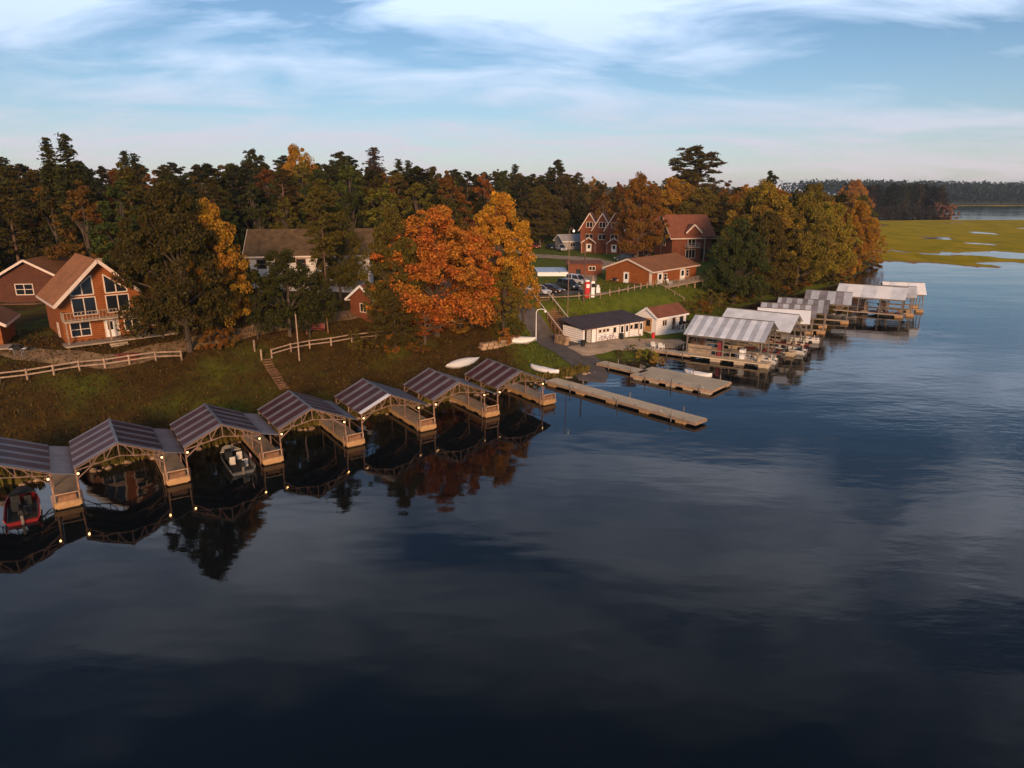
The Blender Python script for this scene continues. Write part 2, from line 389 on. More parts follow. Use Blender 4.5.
# draped strips ----------------------------------------------------
def strip(name, pts, widths, m, lift=.05, kind='structure', dens=1.0):
    """a road or track laid over the ground along a centre line"""
    P = []; Wd = []
    for i in range(len(pts)-1):
        a = Vector(pts[i]).to_2d() if len(pts[i]) > 2 else Vector(pts[i]); b = Vector(pts[i+1]).to_2d() if len(pts[i+1]) > 2 else Vector(pts[i+1])
        n = max(1, int((b-a).length/dens))
        for k in range(n):
            t = k/n; P.append(a.lerp(b, t)); Wd.append(widths[i]*(1-t)+widths[i+1]*t)
    P.append(Vector(pts[-1]).to_2d() if len(pts[-1]) > 2 else Vector(pts[-1])); Wd.append(widths[-1])
    Q = P[:]
    for _ in range(3): Q = [Q[0]]+[(Q[i-1]+Q[i]*2+Q[i+1])/4 for i in range(1, len(Q)-1)]+[Q[-1]]
    vs = []; fs = []; nc = 7
    for i, p in enumerate(Q):
        d = (Q[min(i+1, len(Q)-1)]-Q[max(i-1, 0)]).normalized(); nrm = Vector((-d.y, d.x))
        w = Wd[i]*(1+.06*math.sin(i*.9)+.05*math.sin(i*2.3))
        for j in range(nc):
            q = p + nrm*w*(j/(nc-1)-.5); vs.append((q.x, q.y, 0))
    X = np.array([v[0] for v in vs]); Y = np.array([v[1] for v in vs]); Z = ground(X, Y)+lift
    vs = [(X[i], Y[i], max(Z[i], -.5)) for i in range(len(vs))]
    for i in range(len(Q)-1):
        for j in range(nc-1): a = i*nc+j; fs.append((a, a+1, a+nc+1, a+nc))
    mb = MB(); mb.add(vs, fs); o = mb.build(name, m); tag(o, kind=kind); return o
def G2(px, py): p = onG(px, py); return (p.x, p.y)

strip('boat_ramp_road', [(-9,112), (-3,108), (2.5,101), (7.0,93), (9.6,86), (9.8,79.5), (9.8,76)], [4.5,4.5,4.5,5.5,5.2,3.6,3.6], ASPH, .06)
strip('apron_pavement', [(8.5,90.5), (14.5,94.3), (20.5,97.2), (26,99.5)], [3.6,5.2,4.6,3.4], GRAVEL, .10)
strip('parking_lot', [(-14,118), (3,115.5), (12,120)], [10,10,6], ASPH, .08)
strip('gravel_road', [(12,119), (16,150), (24,158), (18,176), (2,186), (-16,192)], [5,5,6,8,9,9], GRAVEL, .08)
strip('drive_path', [(-66,74), (-50,68), (-41,68.5), (-35,76), (-27,84), (-18,92), (-6,104), (-1,111)], [3,3,3,3,3,3.6,3.6,4], SANDP, .07)
strip('garden_path', [(11,112.6), (15,115.2), (19,119.0), (23.5,124.5)], [1.2,1.2,1.2,1.2], CONC, .10)

# ------------------------------------------------------------------ building kit
def face_M(face, w, d):
    if face == 'F': return Matrix.Identity(4)
    if face == 'L': return Matrix.Translation((-w/2, 0, 0)) @ Matrix.Rotation(-math.pi/2, 4, 'Z')     # a runs towards -Y
    if face == 'R': return Matrix.Translation((w/2, 0, 0)) @ Matrix.Rotation(math.pi/2, 4, 'Z')       # a runs towards +Y
def window(root, M, a, z, w, h, cols=2, rows=1, trim=TRIM, name='window', poly=None):
    """a along the wall, z up, outward is -Y of the wall frame"""
    f = MB(M); t = .11
    f.box(a-w/2-t, a+w/2+t, -.07, -.004, z-t, z); f.box(a-w/2-t, a+w/2+t, -.07, -.004, z+h, z+h+t)
    f.box(a-w/2-t, a-w/2, -.07, -.004, z+.001, z+h-.001); f.box(a+w/2, a+w/2+t, -.07, -.004, z+.001, z+h-.001)
    for i in range(1, cols): x = a-w/2+w*i/cols; f.box(x-.05, x+.05, -.065, -.004, z+.001, z+h-.001)
    for i in range(1, rows): y = z+h*i/rows; f.box(a-w/2, a+w/2, -.06, -.004, y-.035, y+.035)
    o = f.build(name, trim, root)
    p = MB(M); p.box(a-w/2, a+w/2, -.03, -.006, z, z+h); p.build('pane', GLASS, o)
    return o
def door(root, M, a, z, w=.95, h=2.05, dm=WHITE, glass=True, trim=TRIM):
    f = MB(M); t = .12
    f.box(a-w/2, a+w/2, -.05, -.004, z, z+h); o = f.build('door', dm, root)
    k = MB(M); k.box(a-w/2-t, a-w/2, -.09, -.004, z, z+h); k.box(a+w/2, a+w/2+t, -.09, -.004, z, z+h); k.box(a-w/2-t, a+w/2+t, -.09, -.004, z+h, z+h+t); k.build('frame', trim, o)
    if glass: p = MB(M); p.box(a-w*.28, a+w*.28, -.062, -.0505, z+h*.42, z+h*.9); p.build('pane', GLASS, o)
    q = MB(M); q.ball((a+w*.4, -.09, z+1.0), .05, 6); q.build('handle', CHROME, o)
    return o
def gable_house(name, label, loc, rz, w, d, eh, ph, wall=LOG, roof=ROOFB, trim=TRIM, of=.5, os_=.5, cat='house', base=1.2, group=None, ob=None):
    ob = of if ob is None else ob
    r = empty(name, loc, rz, label, cat, group)
    m = MB(); m.prism([(-w/2,0,-base),(w/2,0,-base),(w/2,0,eh),(0,0,ph),(-w/2,0,eh)], (0,d,0)); m.build('wall', wall, r)
    sl = (ph-eh)/(w/2); zo = eh-os_*sl; th = .16
    m = MB()
    for s in (-1, 1):
        m.prism([(0,-of,ph+.02),(s*(w/2+os_),-of,zo+.02),(s*(w/2+os_),-of,zo+.02+th),(0,-of,ph+.02+th)], (0,d+of+ob,0))
    ro = m.build('roof', roof, r)
    m = MB()
    for s in (-1, 1):
        m.bar((0,-of-.03,ph+.06), (s*(w/2+os_+.04),-of-.03,zo+.06-.04*sl), .06, .30)
        m.bar((s*(w/2+os_+.035),-of+.01,zo+.02), (s*(w/2+os_+.035),d+ob,zo+.02), .06, .24)
    m.build('fascia', trim, ro)
    return r
def railing(parent, pts, z, h=1.0, m=WOOD, step=.35, name='railing'):
    k = MB()
    for i in range(len(pts)-1):
        a = Vector((*pts[i], z)); b = Vector((*pts[i+1], z)); L = (b-a).length; n = max(1, int(L/step))
        k.bar(a+Vector((0,0,h)), b+Vector((0,0,h)), .12, .06); k.bar(a+Vector((0,0,.12)), b+Vector((0,0,.12)), .06, .06)
        for j in range(n+1):
            p = a.lerp(b, j/n); t = .10 if j % 5 == 0 else .04; k.bar(p, p+Vector((0,0,h)), t, t)
    return k.build(name, m, parent)

# ------------------------------------------------------------------ chalets and cabins
# big log chalet on the left
cp = W(67, 345, 4.9); cz = g(cp.x+3, cp.y+2)
_c = W(66, 344, 6.1); CS = .93; CR = R(42)
ch = empty('log_chalet', (_c.x+4.2*CS*math.cos(CR), _c.y+4.2*CS*math.sin(CR), 6.1), CR, 'two storey orange log chalet with tall gable windows and balcony above the left bank', 'house')
ch.scale = (CS,CS,CS); bpy.context.view_layer.update()
w, d, eh, ph = 8.4, 9.5, 5.1, 9.2
m = MB(); m.prism([(-w/2,0,-1.5),(w/2,0,-1.5),(w/2,0,eh),(0,0,ph),(-w/2,0,eh)], (0,d,0)); m.build('wall', LOG, ch)
sl = (ph-eh)/(w/2); m = MB()
for s in (-1, 1):
    xo = s*(w/2+.7); zo = eh-.7*sl
    m.prism([(0,-1.5,ph+.02),(xo,-1.5,zo+.02),(xo,-1.5,zo+.22),(0,-1.5,ph+.22)], (0,d+2.0,0))
ro = m.build('roof', ROOFB, ch)
m = MB()
for s in (-1, 1):
    xo = s*(w/2+.74); zo = eh-.74*sl
    m.bar((0,-1.54,ph+.1), (xo,-1.54,zo+.1), .07, .36); m.bar((xo,-1.48,zo+.08), (xo,d+.5,zo+.08), .07, .28)
m.build('fascia', TRIM, ro)
m = MB(); m.box(1.2,1.8,5,5.6,6.3,9.0); m.build('chimney', STONE, ro)
F = face_M('F', w, d); Lf = face_M('L', w, d)
for a in (-1.75, 1.75):
    window(ch, F, a, 3.15, 2.3, 1.9, 2, 1)
    # the sloping gable lights
    sgn = 1 if a > 0 else -1
    x0, x1 = sgn*.6, sgn*2.9; z0, za, zb = 5.4, 7.6, 5.75
    f = MB()
    pts = [Vector((x0,-.03,z0)), Vector((x1,-.03,z0)), Vector((x1,-.03,zb)), Vector((x0,-.03,za))]
    for i in range(4): f.bar(pts[i], pts[(i+1) % 4], .08, .14)
    f.bar((sgn*1.75,-.03,z0), (sgn*1.75,-.03,6.7), .08, .12)
    wo = f.build('window', TRIM, ch); tag(wo, 'sloping gable window')
    p = MB(); p.prism([(q.x, -.012, q.z) for q in pts], (0,-.01,0)); p.build('pane', GLASS, wo)
window(ch, F, -2.5, .75, 1.9, 1.5, 2, 2); window(ch, F, 2.9, .75, 1.5, 1.3, 2, 1)
door(ch, F, .55, .2, 1.0, 2.05, WHITE); m = MB(); m.box(1.2,1.5,-.06,-.004,.2,2.3); m.build('sidelight', TRIM, ch)
window(ch, Lf, -3.0, .5, .7, 1.5, 1, 1)
# balcony across the front
bal = MB(); bal.box(-4.2,3.6,-1.5,-.01,2.55,2.75); bo = bal.build('balcony', WOOD, ch)
railing(bo, [(-4.2,-.1),(-4.2,-1.45),(3.6,-1.45),(3.6,-.1)], 2.75, .95)
for x in (-4.1, .2, 3.5): k = MB(); k.bar((x,-1.4,-.8), (x,-1.4,2.55), .16); k.build('post', POSTW, ch)
dk = MB(); dk.box(-4.6,7.2,-2.4,-.012,-.05,.12); dko = dk.build('porch_deck', WOOD, ch)
for x in (-4.3,-1.2,2,5,7): k = MB(); k.bar((x,-2.2,-1.6), (x,-2.2,-.05), .16); k.build('leg', WOODB, ch)
m = MB(); m.box(-.3,1.5,-3.2,-2.42,-.45,-.28); m.box(-.3,1.5,-2.9,-2.42,-.27,-.1); m.build('steps', WOOD, ch)
# side wing behind the tree
wg = MB(); wg.prism([(4.22,1.5,-1.5),(9.0,1.5,-1.5),(9.0,1.5,2.5),(4.22,1.5,3.9)], (0,6,0)); wg.build('wing', LOG, ch)
wr = MB(); wr.prism([(4.23,1.0,3.95),(9.5,1.0,2.4),(9.5,1.0,2.55),(4.23,1.0,4.1)], (0,7,0)); wr.build('wing_roof', ROOFB, ch)
window(ch, Matrix.Translation((0,1.5,0)), 6.3, .8, 1.6, 1.2, 2, 1)
k = MB(); k.box(-.05,.05,-.13,.0,-.08,.08); k.M = Matrix.Translation((4.1,-.06,5.0)); lm = MB(); lm.ball((4.32,-.3,4.75), .12); lm.build('porch_lamp', BULBW, ch)

# things on the chalet porch
def grill(loc, rz, label):
    r = empty('barbecue_grill', loc, rz, label, 'grill')
    m = MB(); m.prism([(-.4,-.28,.85),(.4,-.28,.85),(.4,.28,.85),(-.4,.28,.85)], (0,0,.18)); m.build('firebox', BLACK, r, bevel=.04)
    l = MB(); l.loft([[(-.42,y*.3,1.03) , (-.42,y*.22,1.2), (-.42,0,1.28)] for y in (1,)] + [[(.42,.3,1.03),(.42,.22,1.2),(.42,0,1.28)]], cap=False)
    l.ball((0,0,1.04), .36, 10, .7); l.build('lid', BLACK, r, smooth=True)
    for x in (-.35,.35):
        for y in (-.22,.22): k = MB(); k.bar((x,y,0), (x,y,.85), .05); k.build('leg', CHROME, r)
    for a_,b_ in ((.42,.75),(-.75,-.42)): s = MB(); s.box(a_,b_,-.22,.22,.88,.92); s.build('side_shelf', WHITE, r)
    return r
grill(ch.matrix_basis @ Vector((3.4,-1.6,.12)), CR, 'black barbecue grill on the chalet porch deck')
def chair(loc, rz, label, mt=WHITE, group=None, cat='chair'):
    r = empty('adirondack_chair', loc, rz, label, cat, group)
    m = MB(); m.bar((0,-.35,.38), (0,.3,.28), .55, .05); m.build('seat', mt, r)
    m = MB()
    for i in range(5): x = -.24+.12*i; m.bar((x,.28,.28), (x*1.15,.55,1.0-.04*abs(i-2)), .10, .03)
    m.build('backrest', mt, r)
    for s in (-1,1):
        m = MB(); m.bar((s*.33,-.42,.58), (s*.33,.4,.55), .13, .04); m.build('armrest', mt, r)
        m = MB(); m.bar((s*.31,-.36,0), (s*.31,-.36,.57), .08); m.build('leg', mt, r)
        m = MB(); m.bar((s*.28,.55,0), (s*.28,-.1,.36), .05, .10); m.build('leg', mt, r)
    return r
def picnic_table(loc, rz, label, mt, cat='picnic table'):
    r = empty('picnic_table', loc, rz, label, cat)
    m = MB()
    for i in range(4): m.box(-1.1,1.1,-.37+.19*i,-.20+.19*i,.72,.77)
    m.build('tabletop', mt, r)
    for s in (-1,1):
        b = MB(); b.box(-1.1,1.1,s*.7-.14,s*.7+.14,.42,.47); b.build('bench', mt, r)
        for x in (-.8,.8):
            k = MB(); k.bar((x,s*.72,0), (x,s*.2,.72), .09, .05); k.build('leg', mt, r)
    return r
p = onG(128, 361); picnic_table(p, R(12), 'dark red picnic table on the grass behind the rail fence below the chalet', DKRED)

# dark cabin behind, left
dc_y = 98.0; dc_x = x_at(33, dc_y, 7)
dc = gable_house('dark_cabin', 'brown cabin with shade darkened walls, pale roof edge and white window behind the log chalet', (dc_x, dc_y, g(dc_x,dc_y)), R(8), 9.5, 9, 3.2, 5.9, LOGD, ROOFB, TRIM, .8, .9)
window(dc, face_M('F',9.5,9), -.9, 1.1, 2.2, 1.4, 2, 2); door(dc, face_M('F',9.5,9), 2.9, 0, 1.0, 2.1)
dk = MB(); dk.box(-4.7,4.7,-2.0,-.012,-.12,.02); dk.build('porch_deck', WOODB, dc)
# cabin cut by the left edge
c = W(-24, 352, 6.0); c.z = g(c.x, c.y)
lc = gable_house('edge_cabin', 'small orange cabin at the left edge with brown roof and pale eave', (c.x-.2, c.y, c.z), R(25), 5.2, 6, 2.5, 4.2, LOG, ROOFB, TRIM, .6, .6)
dk = MB(); dk.box(-2.6,3.4,-2.2,-.01,.0,.15); dk.build('porch_deck', WOOD, lc)
p = onG(20, 358); grill((p.x, p.y, p.z), R(10), 'grill with pale side shelves beside the small cabin at the left edge')
# white lodge behind the trees
lx = x_at(247, 108, 7); lz = g(lx+8, 112)-.1
lo_ = gable_house('white_lodge', 'large cream two storey lodge with mossy brown roof half hidden by trees', (lx, 113, lz), R(-81), 10, 18.5, 6.0, 9.3, CREAM, ROOFM, TRIM, .8, .8, 'lodge')
F = face_M('R',10,18.5)
for a in (1.8,4.6,7.8,12.6,15.8): window(lo_, F, a, 3.7, 1.3, 1.3, 1, 2, WOODB)
for a in (2.5,6,9.2): window(lo_, F, a, .8, 1.6, 1.3, 2, 1, WOODB)
door(lo_, F, 11.2, 0, 1, 2.1); window(lo_, F, 14.5, .7, 2.4, 1.5, 2, 1, WOODB)
m = MB(F); m.prism([(10,-.02,3.4),(10,-3.2,2.75),(10,-3.2,2.9),(10,-.02,3.6)], (8.6,0,0)); m.build('porch_roof', RSG3, lo_)
for x in (10.2,14.3,18.3): k = MB(F); k.box(x-.1,x+.1,-3.1,-2.9,-.8,2.75); k.build('post', WHITE, lo_)
m = MB(F); m.box(10,18.5,-3.0,-2.85,-.3,.8); m.build('porch_wall', CREAM, lo_)
# small red cabin right of the lodge
c = W(362, 310, 4.6)
rc = gable_house('red_cabin', 'small red brown cabin with white eave left of the orange maple', (x_at(362,88,7)+.2, 88, g(x_at(362,88,7),88)), R(-38), 5.2, 6.5, 2.6, 4.3, REDW, ROOFR, WHITE, .4, .5)
window(rc, face_M('F',5.4,6.5), 0, 1, 1.1, 1.0)
# cabin with window on brick base behind the big tree
c = W(234, 322, 6.4)
bc = gable_house('hidden_cabin', 'small brown cabin with white framed window behind the broad dark tree', (c.x-2.2, c.y+1, g(c.x,c.y)), R(10), 6, 6, 2.6, 4.4, LOGD, ROOFR, TRIM, .5, .5)
window(bc, face_M('F',6,6), 2.1, .9, 1.0, 1.4, 2, 2)


# cabin with deck, right
cab = gable_house('deck_cabin', 'single storey orange log cabin with brown roof and raised deck on the green bank', (21.8, 129.3, 4.7), R(-43), 10.0, 17, 2.9, 4.7, LOG, ROOFB, TRIM, .35, .6, base=2.5)
F = face_M('F',10,17); Rf = face_M('R',10,17)
door(cab, F, -.3, .15, 1.0, 2.1, WHITE)
m = MB(); m.box(4.7,5.06,-.06,.3,-.3,2.75); m.build('corner_board', TRIM, cab)
for a in (3.2, 11.5): door(cab, Rf, a, .25, 1.7, 2.05, WHITE); window(cab, Rf, a+1.9, .9, 1.0, 1.1, 1, 2)
dk = MB(Rf); dk.box(1.6,18.2,-3.0,-.012,0,.2); dko = dk.build('deck', WOOD, cab)
rl = railing(dko, [(5.05,1.7),(7.95,1.7),(7.95,18.1),(5.05,18.1)], .2, 1.0)
for y in (2.2,5.4,8.6,11.8,15.0,17.8): k = MB(); k.bar((7.7,y,-4.2), (7.7,y,0), .2); k.build('leg', POSTW, cab)
def wpt(o, x, y, z): return o.matrix_basis @ Vector((x, y, z))
chair(wpt(cab,6.3,4.5,.2), R(40), 'white chair on the cabin deck behind the railing')
grill(wpt(cab,-2.3,-.9,-.1), R(-40), 'black barbecue beside the white door of the deck cabin')
picnic_table(wpt(cab,2.4,-1.4,-.1), R(-43), 'dark picnic table against the gable wall of the deck cabin', WOODB)
p = Vector((26.3,124.4,0)); q = Vector((30.6,121.0,0)); ob = MB(); ob.bar((p.x,p.y,g(p.x,p.y)+.9), (q.x,q.y,g(q.x,q.y)+.75), .1); 
for t in (0,.33,.66,1): c = p.lerp(q,t); zz = g(c.x,c.y); ob.bar((c.x,c.y,zz-.2), (c.x,c.y,zz+.8), .1)
tag(ob.build('handrail', POSTW), 'pale handrail running down the grass from the deck cabin corner', 'handrail')

# two storey chalet beyond the cabin
c2 = gable_house('dormer_chalet', 'two storey red brown chalet with small white edged dormer and balcony', (37.3, 171.4, 5.4), R(-75), 9.0, 10.5, 6.1, 10.5, REDW, ROOFR, TRIM, .9, .9, base=2)
Rf = face_M('R',9,10.5); F = face_M('F',9,10.5)
window(c2, Rf, 5.2, 3.5, 1.9, 1.9, 2, 1); window(c2, Rf, 5.0, .6, 2.4, 1.9, 3, 1); window(c2, F, 0, 3.4, 2.2, 1.8, 2, 1); window(c2, F, 0, 6.6, 2.0, 1.3, 2, 1)
dm = MB(); dm.prism([(3.0,3.4,6.0),(3.0,7.0,6.0),(3.0,7.0,6.6),(3.0,5.2,8.3),(3.0,3.4,6.6)], (1.9,0,0)); dm.build('dormer', REDW, c2)
f = MB()
for s_ in (-1,1): f.prism([(1.5,5.2,8.45),(1.5,5.2+s_*2.1,6.45),(1.5,5.2+s_*2.1,6.6),(1.5,5.2,8.6)], (3.9,0,0))
dr = f.build('dormer_roof', ROOFR, c2); f = MB()
for s_ in (-1,1): f.bar((5.44,5.2,8.5),(5.44,5.2+s_*2.15,6.5),.06,.35)
f.build('fascia', TRIM, dr)
b = MB(Rf); b.box(3.6,6.8,-1.4,-.012,3.0,3.2); bo = b.build('balcony', WOOD, c2); railing(bo, [(4.55,3.65),(5.85,3.65),(5.85,6.75),(4.55,6.75)], 3.2, 1.0, GREYW)
b = MB(Rf); b.box(7.4,11.2,-2.2,-.012,5.6,5.8); b.build('porch_roof', ROOFR, c2)
for a in (7.6,11): k = MB(Rf); k.box(a-.1,a+.1,-2.1,-1.9,-1,5.6); k.build('post', POSTW, c2)
b = MB(Rf); b.box(7.8,10.4,-.03,-.005,.2,2.6); b.build('doorway_shade_panel', BLACK, c2)  # black sheet on the wall stands in for the shade inside the doorway

# the three gabled house
c3 = empty('gabled_house', (24.2, 190, 5.4), R(-12), 'tall dark brick red house with three steep white edged gables behind the parked cars', 'house'); c3.scale = (1.22,1.1,.95)
for i, (x, y) in enumerate([(-2.7,1.2),(.2,.6),(3.0,0)]):
    m = MB(); m.prism([(x-2.0,y,-1),(x+2.0,y,-1),(x+2.0,y,6.6),(x,y,10.8),(x-2.0,y,6.6)], (0,9-y+i*.01,0)); m.build('wall', REDW, c3)
    m = MB()
    for s_ in (-1,1): m.prism([(x,y-.5,10.85),(x+s_*2.35,y-.5,5.95),(x+s_*2.35,y-.5,6.15),(x,y-.5,11.1)], (0,6,0))
    ro = m.build('roof', ROOFR, c3); m = MB()
    for s_ in (-1,1): m.bar((x,y-.53,10.95),(x+s_*2.4,y-.53,5.95),.06,.22)
    m.build('fascia', TRIM, ro)
    M_ = Matrix.Translation((x,y,0)); window(c3, M_, 0, 7.0, 1.3, 1.4, 2, 1); window(c3, M_, 0, 3.6, 1.5, 1.4, 2, 1)
    if i != 1:
        m = MB()
        for s_ in (-1,1): m.bar((x,y-1.2,4.2),(x+s_*1.7,y-1.2,2.6),.5,.25)
        m.build('porch_gable', TRIM, c3)
        for s_ in (-1,1): k = MB(); k.bar((x+s_*1.5,y-1.2,-.5),(x+s_*1.5,y-1.2,2.8),.16); k.build('post', POSTW, c3)
        door(c3, M_, 0, .1, 1, 2.1)
m = MB(); m.prism([(4.99,.8,-1),(4.99,9,-1),(4.99,9,6.2),(4.99,5,10.2),(4.99,.8,6.2)], (8,0,0)); m.build('wing', REDW, c3)
m = MB(); m.prism([(2.5,.2,6.0),(2.5,5,10.5),(2.5,5,10.75),(2.5,.2,6.25)], (11,0,0)); m.prism([(2.5,9.8,6.0),(2.5,5,10.5),(2.5,5,10.75),(2.5,9.8,6.25)], (11,0,0)); m.build('wing_roof', ROOFR, c3)
window(c3, Matrix.Translation((0,.8,0)), 8, 4, 1.6, 1.4, 2, 1)

gb = gable_house('grey_shed', 'low grey shed with pale roof behind the upper car park', (13.8, 204, g(13.8,204)-.2), R(-70), 6, 8, 2.6, 4.2, GREYW, GREYW, WHITE, .4, .4, 'shed')
window(gb, face_M('R',6,8), 3, 1, 1.4, 1, 2, 1)

# red shed and pool behind the parking
rs = empty('red_shed', (15.0, 141, g(15,141)), R(3), 'long low brick red shed with dark doorway behind the fuel pumps', 'shed')
m = MB(); m.box(-3.4,3.4,0,3.5,-.6,2.3); m.build('wall', REDW, rs)
m = MB(); m.prism([(-3.8,-.4,2.25),(3.8,-.4,2.25),(3.8,-.4,2.4),(-3.8,-.4,2.4)], (0,4.3,.35)); m.build('roof', ROOFR, rs)
m = MB(); m.box(-1.9,-.9,-.03,-.004,0,1.3); m.build('doorway', BLACK, rs); window(rs, Matrix.Identity(4), 1.4, 1.1, 1.2, .7, 2, 1)  # doorway is a flat black box, its inner shade given as colour
pl = empty('swimming_pool', (8.4, 140, g(8.4,140)), R(2), 'white walled swimming pool with pale blue cover left of the red shed', 'pool')
m = MB(); m.box(-3.2,3.2,0,9.5,-.6,.75); m.build('pool_wall', WHITE, pl)
m = MB(); m.box(-2.9,2.9,.3,9.2,.755,.80); m.build('cover', BLUEP, pl)
m = MB(); m.bar((1.3,-.03,.74),(1.3,9.5,.80),.12); m.build('cover_strap', GREYW, pl)
strip('pool_path', [(2,154), (14,153)], [1.6,1.6], CONC, .12)

# ------------------------------------------------------------------ white boathouses
bx = empty('white_boathouse', (14.9, 97.6, 1.0), R(36), 'long low white boathouse with dark shed roof and small windows below the grass bank', 'boathouse')
m = MB(); m.prism([(-4.6,0,-.6),(-4.6,4.4,-.6),(-4.6,4.4,2.75),(-4.6,0,2.2)], (10.6,0,0)); m.build('wall', WHITEW, bx)
m = MB(); m.prism([(-6.0,.9,-.6),(-6.0,4.4,-.6),(-6.0,4.4,2.75),(-6.0,.9,2.32)], (1.39,0,0)); m.build('bay_shade_block', BLACK, bx)  # solid black block paints the shade of the open bay
m = MB(); m.box(-6.08,-5.8,-.0,4.4,-.6,2.15); m.build('end_wall', WHITEW, bx)
m = MB(); m.prism([(-6.5,-.55,2.16),(-6.5,5.0,2.88),(-6.5,5.0,3.02),(-6.5,-.55,2.30)], (12.9,0,0)); m.build('roof', ROOFD, bx)
Id = Matrix.Identity(4)
for a, z, w_, h_ in [(-2.9,1.35,.45,.35),(-2.1,1.35,.45,.35),(-1.4,1.35,.45,.35),(.0,1.0,.55,.75),(3.4,1.15,.5,.55),(4.4,1.05,.8,.75)]: window(bx, Id, a, z, w_, h_, 1, 1)
for a, w_ in [(-4.1,.8),(1.5,.85),(2.5,.8),(5.45,.75)]: door(bx, Id, a, .02, w_, 1.95, WHITE, glass=a > 1, trim=POSTW)
b2 = gable_house('small_boathouse', 'small white boathouse with brown gable roof and orange door right of the long boathouse', (20.7, 103.4, 1.0), R(-51), 3.7, 7.2, 2.35, 3.55, WHITEW, ROOFR, WHITE, .25, .3, 'boathouse')
ODOOR = mat('orange_door', (.50,.25,.09), .6, .1)
door(b2, face_M('F',3.7,7.2), .3, .05, 1.3, 2.0, ODOOR); Rf = face_M('R',3.7,7.2)
window(b2, Rf, 1.9, .95, .9, .8, 2, 1); door(b2, Rf, 4.1, .05, .85, 2.0, POSTW); window(b2, Rf, 6.0, 1.0, .9, .9, 1, 1)
bk = empty('motor_rack', wpt(b2, 3.0, 5.2, 0), R(39), 'rack of grey outboard motors beside the small white boathouse', 'motor rack')
m = MB(); m.bar((-1.6,0,.95),(1.6,0,.95),.12); m.bar((-1.6,.5,.5),(1.6,.5,.5),.1)
for x in (-1.5,0,1.5): m.bar((x,0,-.1),(x,0,.95),.1); m.bar((x,.5,-.1),(x,0,.9),.08)
m.build('frame', GALVG, bk)
def motor(loc, rz, label=None, cat='outboard motor', parent=None, col=BLACK, group=None):
    r = empty('outboard_motor', loc, rz, label, cat if parent is None else None, group)
    if parent is not None: r.parent = parent
    m = MB(); m.loft([[(-.13,-.30,.10),(.13,-.30,.10),(.13,.16,.10),(-.13,.16,.10)], [(-.17,-.34,.25),(.17,-.34,.25),(.17,.2,.25),(-.17,.2,.25)], [(-.12,-.28,.5),(.12,-.28,.5),(.12,.12,.5),(-.12,.12,.5)]]); m.build('cowling', col, r, bevel=.03)
    m = MB(); m.bar((0,0,.1),(0,.04,-.7),.10,.16); m.box(-.02,.02,-.2,.14,-.6,-.57); m.box(-.015,.015,-.05,.16,-.8,-.62); m.build('shaft', GALVG, r)
    m = MB(); m.tube((0,.15,-.62),(0,.2,-.62),.13,.13,8); m.build('propeller', GALVG, r); return r
for i, x in enumerate((-1.1,-.2,.8)):
    motor(bk.matrix_basis @ Vector((x,-.1,.95)), R(39), 'black outboard motor hung on the rack beside the small boathouse', group='outboard motors on the rack')
# sundries along the long boathouse
def barrel(loc, label, mt, h=.9, r_=.29):
    m = MB(); m.path([(0,0,0),(0,0,h*.3),(0,0,h*.33),(0,0,h*.64),(0,0,h*.67),(0,0,h)], [r_,r_,r_*1.06,r_*1.06,r_,r_*.98], 14)
    o = m.build('barrel', mt, None, smooth=False); o.location = loc; return tag(o, label, 'barrel')
barrel(wpt(bx,.8,-.7,0), 'dark barrel standing at the middle of the long white boathouse', BLACK)
barrel(wpt(bx,-6.9,-.9,0), 'black barrel at the foot of the stairs beside the boathouse', BLACK)
barrel(wpt(bx,5.4,-2.6,-.05), 'small red and white gas barrel on the gravel apron in front of the boathouse', RED, .8, .25)
def bike(loc, rz, label):
    r = empty('bicycle', loc, rz, label, 'bicycle')
    m = MB(); m.path([(-.5,0,.33),(-.2,0,.33),(-.3,0,.85)], [.02]*3, 5); m.path([(-.28,0,.75),(.35,0,.8),(.5,0,.33)], [.02]*3, 5); m.path([(-.2,0,.33),(.35,0,.75)], [.02]*2, 5); m.build('frame', DKRED, r)
    for x in (-.5,.5):
        w_ = MB(); pts = [(x+.32*math.cos(t*math.pi/7),0,.33+.32*math.sin(t*math.pi/7)) for t in range(15)]; w_.path(pts, [.022]*15, 5); w_.build('wheel', BLACK, r)
    m = MB(); m.bar((-.42,0,.9),(-.18,0,.88),.12,.05); m.build('saddle', BLACK, r); m = MB(); m.bar((.33,-.28,1.0),(.33,.28,1.0),.04); m.bar((.36,0,.78),(.33,0,1.0),.04); m.build('handlebar', BLACK, r)
bike(wpt(bx,-2.6,-.45,0), R(34), 'dark bicycle leaning by the small square windows of the long boathouse')
bike(wpt(bx,-1.0,-.5,0), R(40), 'dark bicycle standing next to the barrel at the long boathouse')

